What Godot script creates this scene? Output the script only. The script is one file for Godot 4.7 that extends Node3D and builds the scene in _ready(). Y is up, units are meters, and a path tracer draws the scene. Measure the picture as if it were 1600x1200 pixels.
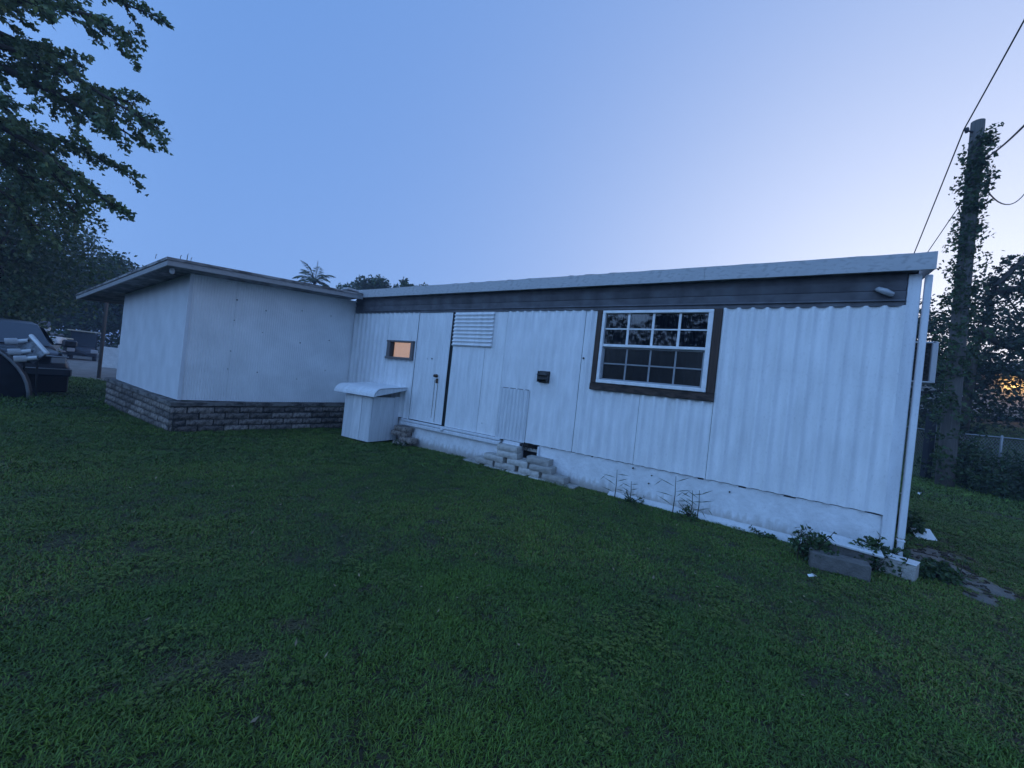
extends Node3D
# A white mobile home with a side annex on a lawn at dusk. Units are metres, y is up.

var rng := RandomNumberGenerator.new()
var M := {}
var names := {}
var lawn_noise := FastNoiseLite.new()
# trailer frame: x runs to the right along its long wall (so the wall lies at negative x), z points out of that wall
var home := Transform3D()
var annex_t := Transform3D()

# ---------------------------------------------------------------- helpers
func lin(r: float, g: float, b: float) -> Color:
	return Color(r, g, b).linear_to_srgb()

func begin(smooth := false) -> SurfaceTool:
	var s := SurfaceTool.new()
	s.begin(Mesh.PRIMITIVE_TRIANGLES)
	s.set_smooth_group(0 if smooth else -1)
	return s

func tri(s: SurfaceTool, a: Vector3, b: Vector3, c: Vector3, outward: Vector3) -> void:
	if (b - a).cross(c - a).dot(outward) > 0.0:
		s.add_vertex(a); s.add_vertex(c); s.add_vertex(b)
	else:
		s.add_vertex(a); s.add_vertex(b); s.add_vertex(c)

func quad(s: SurfaceTool, a: Vector3, b: Vector3, c: Vector3, d: Vector3, outward: Vector3) -> void:
	tri(s, a, b, c, outward); tri(s, a, c, d, outward)

func bx(s: SurfaceTool, c: Vector3, size: Vector3, bevel := 0.004, turn := Basis()) -> void:
	var h := size * 0.5
	bevel = minf(bevel, minf(h.x, minf(h.y, h.z)) * 0.8)
	var v := func(g: Vector3, axis: int) -> Vector3:
		var p := Vector3.ZERO
		for k in 3:
			p[k] = g[k] * (h[k] if k == axis else h[k] - bevel)
		return c + turn * p
	for a in 3:
		var b := (a + 1) % 3
		var e := (a + 2) % 3
		for sa in [-1.0, 1.0]:
			var pts: Array[Vector3] = []
			for q in [[-1.0, -1.0], [1.0, -1.0], [1.0, 1.0], [-1.0, 1.0]]:
				var g := Vector3.ZERO
				g[a] = sa; g[b] = q[0]; g[e] = q[1]
				pts.append(v.call(g, a))
			var o := Vector3.ZERO
			o[a] = sa
			quad(s, pts[0], pts[1], pts[2], pts[3], turn * o)
			for sb in [-1.0, 1.0]:
				var g0 := Vector3.ZERO
				g0[a] = sa; g0[b] = sb; g0[e] = -1.0
				var g1 := g0
				g1[e] = 1.0
				quad(s, v.call(g0, a), v.call(g1, a), v.call(g1, b), v.call(g0, b), turn * (g0 + g1))
	for i in 8:
		var g2 := Vector3(1.0 if i & 1 else -1.0, 1.0 if i & 2 else -1.0, 1.0 if i & 4 else -1.0)
		tri(s, v.call(g2, 0), v.call(g2, 1), v.call(g2, 2), turn * g2)

func tube(s: SurfaceTool, pts: Array, radii: Array, sides := 6, cap := true) -> void:
	var rings: Array = []
	var n := pts.size()
	for i in n:
		var t: Vector3 = (pts[mini(i + 1, n - 1)] - pts[maxi(i - 1, 0)]).normalized()
		var up := Vector3.UP if absf(t.y) < 0.9 else Vector3.RIGHT
		var u := t.cross(up).normalized()
		var w := u.cross(t)
		var ring: Array[Vector3] = []
		for k in sides:
			var ang := TAU * k / sides
			ring.append(pts[i] + (u * cos(ang) + w * sin(ang)) * radii[i])
		rings.append(ring)
	for i in n - 1:
		for k in sides:
			var k2 := (k + 1) % sides
			quad(s, rings[i][k], rings[i][k2], rings[i + 1][k2], rings[i + 1][k], rings[i][k] + rings[i][k2] - pts[i] * 2.0)
	if cap:
		for e in [0, n - 1]:
			var o: Vector3 = pts[e] - pts[1 if e == 0 else n - 2]
			for k in range(1, sides - 1):
				tri(s, rings[e][0], rings[e][k], rings[e][k + 1], o)

func numbered(called: String, parent: Node) -> String:
	var key := called + "|" + str(parent.get_instance_id())
	var n: int = names.get(key, 0)
	names[key] = n + 1
	return called if n == 0 else "%s_%03d" % [called, n]

func put(called: String, mesh: Mesh, m: Material, parent: Node = self) -> MeshInstance3D:
	var o := MeshInstance3D.new()
	o.name = numbered(called, parent)
	o.mesh = mesh
	o.material_override = m
	parent.add_child(o, true)
	return o

func part(called: String, s: SurfaceTool, m: Material, parent: Node = self) -> MeshInstance3D:
	s.generate_normals()
	return put(called, s.commit(), m, parent)

func box_part(called: String, c: Vector3, size: Vector3, m: Material, parent: Node, bevel := 0.004, turn := Basis()) -> MeshInstance3D:
	var s := begin()
	bx(s, c, size, bevel, turn)
	return part(called, s, m, parent)

func thing(called: String, label: String, category: String, t := Transform3D(), group := "") -> Node3D:
	var o := Node3D.new()
	o.name = numbered(called, self)
	o.transform = t
	add_child(o, true)
	tag(o, label, category, group)
	return o

func tag(o: Node, label: String, category: String, group := "") -> void:
	o.set_meta("label", label)
	o.set_meta("category", category)
	if group != "":
		o.set_meta("group", group)

func kind(o: Node, k: String) -> void:
	o.set_meta("kind", k)

# ---------------------------------------------------------------- textures and materials
func nz(sd: int, freq: float, octaves: int, n := 256, cellular := false) -> PackedByteArray:
	var f := FastNoiseLite.new()
	f.seed = sd
	f.frequency = freq
	f.noise_type = FastNoiseLite.TYPE_CELLULAR if cellular else FastNoiseLite.TYPE_SIMPLEX_SMOOTH
	f.fractal_octaves = octaves
	return f.get_seamless_image(n, n).get_data()

func tex(n: int, f: Callable) -> ImageTexture:
	var d := PackedByteArray()
	d.resize(n * n * 3)
	for y in n:
		for x in n:
			var c: Color = f.call(x, y)
			var i := (y * n + x) * 3
			d[i] = int(clampf(pow(maxf(c.r, 0.0), 0.4545), 0.0, 1.0) * 255.0)
			d[i + 1] = int(clampf(pow(maxf(c.g, 0.0), 0.4545), 0.0, 1.0) * 255.0)
			d[i + 2] = int(clampf(pow(maxf(c.b, 0.0), 0.4545), 0.0, 1.0) * 255.0)
	var im := Image.create_from_data(n, n, false, Image.FORMAT_RGB8, d)
	im.generate_mipmaps()
	return ImageTexture.create_from_image(im)

func bump(a: PackedByteArray, n: int, strength: float) -> ImageTexture:
	var im := Image.create_from_data(n, n, false, Image.FORMAT_L8, a)
	im.convert(Image.FORMAT_RGBA8)
	im.bump_map_to_normal_map(strength)
	return ImageTexture.create_from_image(im)

func mat(c: Color, rough := 0.8, t: Texture2D = null, sc := Vector3.ONE, nm: Texture2D = null, ns := 1.0, metal := 0.0) -> StandardMaterial3D:
	var m := StandardMaterial3D.new()
	m.albedo_color = c
	m.roughness = rough
	m.metallic = metal
	if t:
		m.albedo_texture = t
	if nm:
		m.normal_enabled = true
		m.normal_texture = nm
		m.normal_scale = ns
	if t or nm:
		m.uv1_triplanar = true
		m.uv1_scale = sc
	return m

func leaf_mat(through: float) -> StandardMaterial3D:
	var m := StandardMaterial3D.new()
	m.vertex_color_use_as_albedo = true
	m.roughness = 0.62
	m.cull_mode = BaseMaterial3D.CULL_DISABLED
	if through > 0.0:
		m.backlight_enabled = true
		m.backlight = Color(through, through, through * 0.5)
	return m

func make_materials() -> void:
	var n := 256
	var a := nz(11, 0.012, 4)
	var b := nz(12, 0.05, 4)
	var c := nz(13, 0.2, 2)
	var paint_t := tex(n, func(x, y):
		var stretch := absi(((y + 128) % 256) - 128) / 5
		var streak := b[stretch * n + x] / 255.0
		var blot := a[y * n + x] / 255.0
		var speck := c[y * n + x] / 255.0
		var v := 0.76 + 0.20 * streak + 0.13 * blot - (0.12 if speck > 0.80 else 0.0)
		return Color(v * 0.985, v * 0.99, v))
	var plaster_t := tex(n, func(x, y):
		var v := 0.74 + 0.2 * a[y * n + x] / 255.0 + 0.12 * b[y * n + x] / 255.0
		if c[y * n + x] > 205: v -= 0.18
		return Color(v, v * 0.99, v * 0.97))
	var skirt_t := tex(n, func(x, y):     # one metre of wall: splashed soil near the ground
		var v := 0.78 + 0.17 * a[y * n + x] / 255.0 + 0.10 * b[y * n + x] / 255.0
		if c[y * n + x] > 208: v -= 0.2
		var up := mini(y, n - y) / float(n)
		var mud := (1.0 - smoothstep(0.02, 0.10 + 0.22 * b[((y / 3) % n) * n + x] / 255.0, up)) * 0.62
		return Color(v * (1.0 - mud * 0.75), v * (1.0 - mud * 0.82), v * (1.0 - mud * 0.9)))
	var stain_t := tex(n, func(x, y):
		var p := a[y * n + x] / 255.0
		var q := b[y * n + x] / 255.0
		var v := 0.25 + 0.85 * smoothstep(0.25, 0.75, p * 0.6 + q * 0.4)
		return Color(v, v * 0.97, v * 0.93))
	var fascia_t := tex(n, func(x, y):
		var p := a[y * n + x] / 255.0
		var q := b[y * n + x] / 255.0
		var v := 0.86 + 0.14 * p - 0.22 * smoothstep(0.50, 0.80, q * 0.7 + p * 0.3)
		return Color(v, v * 0.985, v * 0.965))
	var wood_t := tex(n, func(x, y):
		var stretch := absi(((y + 128) % 256) - 128) / 8
		var v := 0.45 + 0.75 * b[stretch * n + x] / 255.0
		return Color(v, v * 0.93, v * 0.86))
	var soft_t := tex(n, func(x, y):
		var v := 0.82 + 0.2 * a[y * n + x] / 255.0
		return Color(v, v, v))
	var ground_t := tex(n, func(x, y):
		var p := a[y * n + x] / 255.0
		var q := b[y * n + x] / 255.0
		var v := 0.35 + 0.9 * q
		return Color(v * (0.9 + 0.3 * p), v, v * 0.9))
	var gravel_t := tex(n, func(x, y):
		var v := 0.55 + 0.35 * a[y * n + x] / 255.0 + 0.5 * (c[y * n + x] / 255.0 - 0.5)
		return Color(v, v * 0.97, v * 0.93))
	var bn := bump(b, n, 3.0)
	var cn := bump(c, n, 2.5)
	var an := bump(a, n, 6.0)
	M.paint = mat(lin(0.89, 0.89, 0.89), 0.45, paint_t, Vector3(0.7, 0.35, 0.7), cn, 0.10)
	M.paint_annex = mat(lin(0.90, 0.90, 0.90), 0.5, soft_t, Vector3(0.4, 0.4, 0.4), cn, 0.08)
	M.paint_door = mat(lin(0.86, 0.87, 0.88), 0.45, paint_t, Vector3(1.1, 0.3, 1.1), cn, 0.10)
	M.paint_b = mat(lin(0.88, 0.88, 0.885), 0.45, paint_t, Vector3(0.9, 0.5, 0.9), cn, 0.10)
	M.plywood = mat(lin(0.70, 0.71, 0.74), 0.7, soft_t, Vector3(0.6, 0.4, 0.6), cn, 0.12)
	M.boxpaint = mat(lin(0.76, 0.77, 0.78), 0.6, paint_t, Vector3(1.6, 0.4, 1.6), bn, 0.12)
	M.plaster = mat(lin(0.80, 0.81, 0.84), 0.8, plaster_t, Vector3(0.9, 0.9, 0.9), bn, 0.35)
	M.skirt = mat(lin(0.83, 0.84, 0.86), 0.8, skirt_t, Vector3.ONE, bn, 0.35)
	M.frieze = mat(lin(0.125, 0.135, 0.165), 0.6, wood_t, Vector3(0.3, 3.0, 0.3), cn, 0.1)
	M.fascia = mat(lin(0.50, 0.51, 0.53), 0.6, fascia_t, Vector3(0.8, 1.6, 0.8), cn, 0.12)
	M.fascia_annex = mat(lin(0.36, 0.36, 0.37), 0.7, fascia_t, Vector3(0.8, 1.6, 0.8), cn, 0.15)
	M.fascia_dark = mat(lin(0.33, 0.325, 0.33), 0.75, stain_t, Vector3(0.5, 1.5, 0.5), cn, 0.2)
	M.roof = mat(lin(0.16, 0.16, 0.165), 0.9, stain_t, Vector3(0.7, 0.7, 0.7), bn, 0.3)
	M.soffit = mat(lin(0.30, 0.31, 0.33), 0.8, stain_t, Vector3(0.4, 0.4, 0.4), cn, 0.1)
	M.trim = mat(lin(0.78, 0.79, 0.81), 0.5, paint_t, Vector3(0.9, 0.4, 0.9), cn, 0.05)
	M.white_frame = mat(lin(0.86, 0.86, 0.86), 0.4, soft_t, Vector3(2, 2, 2))
	M.grey_frame = mat(lin(0.32, 0.33, 0.35), 0.5, soft_t, Vector3(2, 2, 2))
	M.brown_wood = mat(lin(0.075, 0.050, 0.040), 0.8, wood_t, Vector3(3, 0.8, 3), bn, 0.3)
	M.brown_wood_h = mat(lin(0.075, 0.050, 0.040), 0.8, stain_t, Vector3(1.2, 4, 1.2), bn, 0.3)
	M.dark = mat(lin(0.018, 0.018, 0.02), 0.9)
	M.dark_room = mat(lin(0.022, 0.024, 0.03), 0.9)
	M.gap_shade = mat(lin(0.012, 0.016, 0.016), 0.9)
	M.rust = mat(lin(0.13, 0.075, 0.045), 0.9, stain_t, Vector3(9, 9, 9), bn, 0.4)
	M.drip = mat(lin(0.42, 0.36, 0.32), 0.8, stain_t, Vector3(4, 4, 4))
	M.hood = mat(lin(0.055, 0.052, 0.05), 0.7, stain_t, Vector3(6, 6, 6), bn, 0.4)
	M.cap = mat(lin(0.20, 0.185, 0.175), 0.9, stain_t, Vector3(0.9, 0.9, 0.9), bn, 0.5)
	M.mortar = mat(lin(0.07, 0.067, 0.065), 0.95, stain_t, Vector3(2, 2, 2), bn, 0.5)
	M.bricks = []
	for k in 5:
		var v := 0.15 + 0.05 * k
		M.bricks.append(mat(lin(v * 1.1, v * 0.95, v * 0.86), 0.9, stain_t, Vector3(2.1 + 0.3 * k, 2.6, 2.2), bn, 0.6))
	M.blocks = []
	for k in 4:
		var v2 := 0.50 + 0.08 * k
		M.blocks.append(mat(lin(v2, v2 * 0.97, v2 * 0.93), 0.9, gravel_t, Vector3(2.0 + 0.4 * k, 2.2, 2.1), bn, 0.8))
	M.concrete = mat(lin(0.17, 0.165, 0.16), 0.9, gravel_t, Vector3(2.6, 2.6, 2.6), bn, 0.9)
	M.white_top = mat(lin(0.72, 0.73, 0.75), 0.7, plaster_t, Vector3(4, 4, 4), bn, 0.3)
	M.lawn = mat(lin(0.046, 0.042, 0.022), 0.95, ground_t, Vector3(0.9, 0.9, 0.9), bn, 0.6)
	M.lawn.uv1_world_triplanar = true
	M.soil = mat(lin(0.21, 0.195, 0.175), 0.95, gravel_t, Vector3(1.7, 1.7, 1.7), bn, 0.9)
	M.gravel = mat(lin(0.27, 0.255, 0.24), 0.95, gravel_t, Vector3(0.45, 0.45, 0.45), cn, 0.5)
	M.bark = mat(lin(0.055, 0.045, 0.035), 0.95, wood_t, Vector3(3, 1, 3), bn, 0.7)
	M.pole_wood = mat(lin(0.13, 0.125, 0.12), 0.9, wood_t, Vector3(4, 0.5, 4), bn, 0.4)
	M.steel = mat(lin(0.30, 0.31, 0.32), 0.45, soft_t, Vector3(2, 2, 2), null, 1.0, 0.6)
	M.cable = mat(lin(0.03, 0.03, 0.032), 0.7)
	M.leaf = leaf_mat(0.75)
	M.leaf_solid = leaf_mat(0.0)
	M.grass = leaf_mat(0.25)
	M.pane = mat(Color(0.03, 0.06, 0.13, 0.30), 0.03)
	M.pane.metallic_specular = 0.8
	M.pane.transparency = BaseMaterial3D.TRANSPARENCY_ALPHA
	M.screen = mat(Color(0.05, 0.055, 0.07, 0.72), 0.25)
	M.screen.transparency = BaseMaterial3D.TRANSPARENCY_ALPHA
	M.car_paint = mat(lin(0.012, 0.017, 0.028), 0.25)
	M.car_paint.clearcoat_enabled = true
	M.car_paint.clearcoat = 0.8
	M.car_glass = mat(lin(0.03, 0.04, 0.055), 0.08)
	M.car_glass.metallic_specular = 0.9
	M.chrome = mat(lin(0.55, 0.56, 0.58), 0.3, null, Vector3.ONE, null, 1.0, 0.9)
	M.rubber = mat(lin(0.012, 0.012, 0.013), 0.85)
	M.lens = mat(lin(0.42, 0.43, 0.45), 0.15)
	M.pvc = mat(lin(0.78, 0.78, 0.78), 0.35)
	M.tarp = mat(lin(0.010, 0.011, 0.013), 0.75, soft_t, Vector3(2, 2, 2), an, 0.3)
	M.grey_board = mat(lin(0.22, 0.24, 0.27), 0.6, stain_t, Vector3(1.5, 1.5, 1.5))
	M.cream = mat(lin(0.55, 0.48, 0.36), 0.5, soft_t, Vector3(1, 1, 1))
	M.vinyl = mat(lin(0.80, 0.80, 0.80), 0.4, soft_t, Vector3(1, 1, 1))
	M.far_wall = mat(lin(0.36, 0.34, 0.32), 0.85, plaster_t, Vector3(0.4, 0.4, 0.4))
	M.far_roof = mat(lin(0.30, 0.31, 0.33), 0.85, stain_t, Vector3(0.3, 0.3, 0.3))
	M.paper = mat(lin(0.80, 0.80, 0.79), 0.7)
	M.glow_blind = mat(lin(0.6, 0.5, 0.42), 0.8)
	M.glow_blind.emission_enabled = true  # slats glow themselves, standing in for the light behind the window
	M.glow_blind.emission = Color(0.98, 0.81, 0.72)
	M.glow_blind.emission_energy_multiplier = 0.62
	M.bulb = mat(lin(0.9, 0.8, 0.6), 0.5)
	M.bulb.emission_enabled = true
	M.bulb.emission = Color(1.0, 0.80, 0.42)
	M.bulb.emission_energy_multiplier = 5.0

# ---------------------------------------------------------------- sky
func make_sky() -> PanoramaSkyMaterial:
	var w := 512
	var h := 256
	var im := Image.create(w, h, false, Image.FORMAT_RGBF)
	var az := deg_to_rad(52.0)
	var sun := Vector3(sin(az), sin(deg_to_rad(-1.0)), -cos(az)).normalized()
	for y in h:
		var el := (0.5 - (y + 0.5) / h) * PI
		for x in w:
			var ph := ((x + 0.5) / w) * TAU          # u = 0 looks along -z in Godot's panorama
			var dir := Vector3(sin(ph) * cos(el), sin(el), -cos(ph) * cos(el))
			var e := rad_to_deg(maxf(el, 0.0))
			var a := rad_to_deg(acos(clampf(dir.dot(sun), -1.0, 1.0)))
			var low := exp(-e / 24.0)
			var c := Vector3(0.078, 0.196, 0.482).lerp(Vector3(0.170, 0.312, 0.625), low)
			var anti := smoothstep(92.0, 160.0, a)   # unseen sky opposite the sunset, made lighter and less blue to brighten the walls
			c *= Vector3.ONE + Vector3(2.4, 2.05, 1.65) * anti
			c += Vector3(0.84, 0.70, 0.45) * exp(-pow(a / 31.0, 1.3))
			c += Vector3(0.30, 0.19, 0.10) * exp(-pow(a / 8.0, 2.0))
			if el < 0.0:
				c = c.lerp(Vector3(0.03, 0.04, 0.035), clampf(-el * 12.0, 0.0, 1.0))
			im.set_pixel(x, y, Color(c.x, c.y, c.z))
	var m := PanoramaSkyMaterial.new()
	m.panorama = ImageTexture.create_from_image(im)
	return m

# ---------------------------------------------------------------- foliage
class Leaves:
	var v := PackedVector3Array()
	var nn := PackedVector3Array()
	var col := PackedColorArray()
	func leaf(p: Vector3, along: Vector3, side: Vector3, length: float, width: float, c: Color) -> void:
		var n := along.cross(side).normalized()
		var tip := p + along * length - n * length * 0.12
		var l := p + along * length * 0.45 + side * width * 0.5
		var r := p + along * length * 0.45 - side * width * 0.5
		v.append_array([p, l, tip, p, tip, r])
		nn.append_array([n, n, n, n, n, n])
		col.append_array([c, c, c, c, c, c])
	func lobed(p: Vector3, along: Vector3, side: Vector3, length: float, width: float, c: Color) -> void:
		leaf(p, along, side, length, width * 0.6, c)
		leaf(p, (along * 0.6 + side * 0.8).normalized(), (side * 0.6 - along * 0.8).normalized(), length * 0.75, width * 0.5, c)
		leaf(p, (along * 0.6 - side * 0.8).normalized(), (side * 0.6 + along * 0.8).normalized(), length * 0.75, width * 0.5, c)
	func mesh() -> ArrayMesh:
		var arr := []
		arr.resize(Mesh.ARRAY_MAX)
		arr[Mesh.ARRAY_VERTEX] = v
		arr[Mesh.ARRAY_NORMAL] = nn
		arr[Mesh.ARRAY_COLOR] = col
		var m := ArrayMesh.new()
		m.add_surface_from_arrays(Mesh.PRIMITIVE_TRIANGLES, arr)
		return m

func rv() -> Vector3:
	return Vector3(rng.randfn(), rng.randfn(), rng.randfn()).normalized()

func clump(L: Leaves, c: Vector3, r: Vector3, count: int, size: float, base: Color, lobes := false) -> void:
	var tone := rng.randf_range(0.7, 1.3)
	for i in count:
		var q := rv() * pow(rng.randf(), 0.45)
		var p := c + q * r
		var along := (rv() + q * 0.8 + Vector3(0, -0.35, 0)).normalized()
		var side := along.cross(rv()).normalized()
		var s := size * rng.randf_range(0.6, 1.3)
		var k := tone * rng.randf_range(0.65, 1.35)
		var cc := Color(base.r * k * rng.randf_range(0.85, 1.2), base.g * k, base.b * k * rng.randf_range(0.8, 1.2))
		if lobes:
			L.lobed(p, along, side, s, s, cc)
		else:
			L.leaf(p, along, side, s, s * 0.62, cc)

# a limb with leafy side twigs; points run from the thick end to the tip
func leafy_limb(L: Leaves, wood: SurfaceTool, pts: Array, r0: float, reach: float, size: float, base: Color, density: float) -> void:
	var radii: Array = []
	for i in pts.size():
		radii.append(lerpf(r0, 0.012, float(i) / (pts.size() - 1)))
	tube(wood, pts, radii, 6)
	var total := 0.0
	for i in pts.size() - 1:
		total += (pts[i + 1] - pts[i]).length()
	var done := 0.0
	for i in pts.size() - 1:
		var a: Vector3 = pts[i]
		var b: Vector3 = pts[i + 1]
		var seg := (b - a).length()
		var dir := (b - a) / seg
		var steps := int(ceil(seg / 0.16))
		for k in steps:
			var t := (k + rng.randf()) / steps
			var f := (done + seg * t) / total
			var p := a + (b - a) * t
			var twig := (rv() * Vector3(1, 0.55, 1) + dir * 1.1 + Vector3(0, -0.12, 0)).normalized()
			var ln := reach * lerpf(1.0, 0.38, f) * rng.randf_range(0.45, 1.15)
			var q := p + twig * ln * 0.55 + Vector3(0, 0.04, 0)
			var e := p + twig * ln + Vector3(0, -0.10 * ln, 0)
			tube(wood, [p, q, e], [0.012, 0.008, 0.004], 3, false)
			var tone := rng.randf_range(0.75, 1.25)
			var cnt := int(ln * density * 55.0) + 6
			for j in cnt:
				var u := 1.0 - pow(rng.randf(), 1.4) * 0.9
				var s0 := p.lerp(q, u * 2.0) if u < 0.5 else q.lerp(e, u * 2.0 - 1.0)
				s0 += rv() * 0.13 * rng.randf()
				var al := (rv() + twig * 0.5 + Vector3(0, -0.45, 0)).normalized()
				var sd := al.cross(rv()).normalized()
				var kk := tone * rng.randf_range(0.65, 1.35)
				L.lobed(s0, al, sd, size * rng.randf_range(0.65, 1.25), size, Color(base.r * kk, base.g * kk, base.b * kk))
		done += seg

# a whole tree: trunk with limbs, and a crown of leaf clumps with gaps
func tree(called: String, label: String, at: Vector3, height: float, spread: Vector3, clumps: int, per: int, size: float, base: Color, group := "", skirt := 0.35) -> Node3D:
	var t := thing(called, label, "tree", Transform3D(Basis(), at), group)
	var wood := begin(true)
	var top := Vector3(0, height * 0.7, 0)
	tube(wood, [Vector3(0, -0.1, 0), Vector3(0.06, height * 0.3, 0.04), top], [height * 0.030, height * 0.021, height * 0.008], 8)
	var L := Leaves.new()
	for i in clumps:
		var q := rv() * pow(rng.randf(), 0.38)
		q.y = absf(q.y) if q.y < -skirt else q.y
		var c := Vector3(0, height - spread.y, 0) + q * spread
		var r := rng.randf_range(0.16, 0.34) * minf(spread.x, spread.y) + 0.15
		clump(L, c, Vector3(r * 1.15, r * 0.75, r * 1.15), per, size, base)
		if i % 4 == 0:
			var s0 := Vector3(0, height * rng.randf_range(0.25, 0.6), 0)
			tube(wood, [s0, s0.lerp(c, 0.5) + Vector3(0, -0.1, 0), c], [height * 0.010, height * 0.006, 0.01], 4, false)
	part("trunk", wood, M.bark, t)
	put("crown", L.mesh(), M.leaf, t)
	return t

# ---------------------------------------------------------------- ground
func gh(x: float, z: float) -> float:
	var d := x * 0.55 - z * 0.83
	var bank := 2.7 * smoothstep(19.0, 38.0, d) * smoothstep(3.0, 12.0, x + 0.35 * z + 8.0)
	var near := 1.0 - smoothstep(8.0, 20.0, Vector2(x, z).length())
	return bank + lawn_noise.get_noise_2d(x * 6.0, z * 6.0) * 0.03 * near

func bare(x: float, z: float) -> float:   # 1 where the lawn is worn through
	var b := 0.0
	for e in [[-1.24, -1.86, 0.34, 0.16], [-1.08, -2.20, 0.20, 0.10], [-0.85, -2.62, 0.14, 0.07]]:
		var d := Vector2((x - e[0]) / e[2], (z - e[1]) / e[3]).length()
		b = maxf(b, 1.0 - smoothstep(0.25, 1.0, d + lawn_noise.get_noise_2d(x * 60.0, z * 60.0) * 0.7))
	return b * 0.92

func dirt(x: float, z: float) -> float:   # the strip of bare sand by the corner
	var p := Vector2(x - 4.92, z + 4.15)
	var ax := Vector2(0.42, -0.91).rotated(0.25)
	var u := p.dot(ax)
	var w := p.dot(Vector2(-ax.y, ax.x))
	var d := Vector2(u / 0.95, (w + 0.10 * sin(u * 5.0)) / 0.34).length()
	return 1.0 - smoothstep(0.55, 1.05, d + lawn_noise.get_noise_2d(x * 40.0, z * 40.0) * 0.55)

func blocked(x: float, z: float) -> bool:
	var p := home.affine_inverse() * Vector3(x, 0, z)
	if p.x < 0.02 and p.x > -9.9 and p.z < 0.03 and p.z > -4.0: return true
	if p.x < -9.85 and p.x > -14.2 and p.z < 3.15 and p.z > -4.0: return true
	if p.x > -8.62 and p.x < -7.88 and p.z > 0.0 and p.z < 0.78: return true
	return z < -14.3 and x < z * 0.5 - 3.1 and x > z * 1.9

func make_ground() -> void:
	var s := begin(true)
	var xs: Array[float] = []
	var k := -400.0
	while k < 400.0:
		xs.append(k)
		var ak := absf(k)
		k += 0.4 if ak < 9.0 else (1.5 if ak < 45.0 else (12.0 if ak < 120.0 else 56.0))
	xs.append(400.0)
	for i in xs.size() - 1:
		for j in xs.size() - 1:
			var p := func(a: float, b: float) -> Vector3: return Vector3(a, gh(a, b), b)
			quad(s, p.call(xs[i], xs[j]), p.call(xs[i + 1], xs[j]), p.call(xs[i + 1], xs[j + 1]), p.call(xs[i], xs[j + 1]), Vector3.UP)
	kind(part("lawn_ground", s, M.lawn), "structure")

	# gravel drive at the far left, a sheet just above the ground
	var g := begin(true)
	for i in 24:
		var z0 := -14.2 - i * 1.5
		var z1 := z0 - 1.5
		for j in 10:
			var l := func(z: float, f: float) -> float:
				return lerpf(z * 1.9, z * 0.5 - 3.0, f) + lawn_noise.get_noise_2d(z * 20.0, f * 90.0) * 0.3
			var f0 := j / 10.0
			var f1 := (j + 1) / 10.0
			quad(g, Vector3(l.call(z0, f0), 0.012, z0), Vector3(l.call(z0, f1), 0.012, z0), Vector3(l.call(z1, f1), 0.012, z1), Vector3(l.call(z1, f0), 0.012, z1), Vector3.UP)
	kind(part("gravel_drive", g, M.gravel), "structure")

	# strip of bare sandy soil beside the corner of the home
	var d := begin(true)
	for i in 36:
		for j in 36:
			var pp := func(a: int, b: int) -> Vector3:
				var x := 3.8 + a * 0.065
				var z := -5.4 + b * 0.065
				return Vector3(x, gh(x, z) - 0.03 + 0.055 * dirt(x, z) + 0.05 * lawn_noise.get_noise_2d(x * 130.0, z * 130.0) + 0.02 * lawn_noise.get_noise_2d(x * 420.0, z * 420.0), z)
			if dirt(3.8 + i * 0.065, -5.4 + j * 0.065) > 0.03:
				quad(d, pp.call(i, j), pp.call(i + 1, j), pp.call(i + 1, j + 1), pp.call(i, j + 1), Vector3.UP)
	kind(part("bare_soil", d, M.soil), "structure")
	var ch := begin()
	for i in 520:
		var cx := rng.randf_range(3.9, 5.9)
		var cz := rng.randf_range(-5.2, -3.2)
		if dirt(cx, cz) < 0.35: continue
		bx(ch, Vector3(cx, gh(cx, cz) + 0.03, cz), Vector3(rng.randf_range(0.02, 0.09), 0.012, rng.randf_range(0.01, 0.025)), 0.003, Basis(Vector3.UP, rng.randf() * TAU) * Basis(Vector3.RIGHT, rng.randfn() * 0.3))
	var mulch := part("bark_mulch", ch, M.bark)
	tag(mulch, "dark bark chips scattered on the bare soil by the downspout", "mulch")
	kind(mulch, "stuff")

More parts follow.
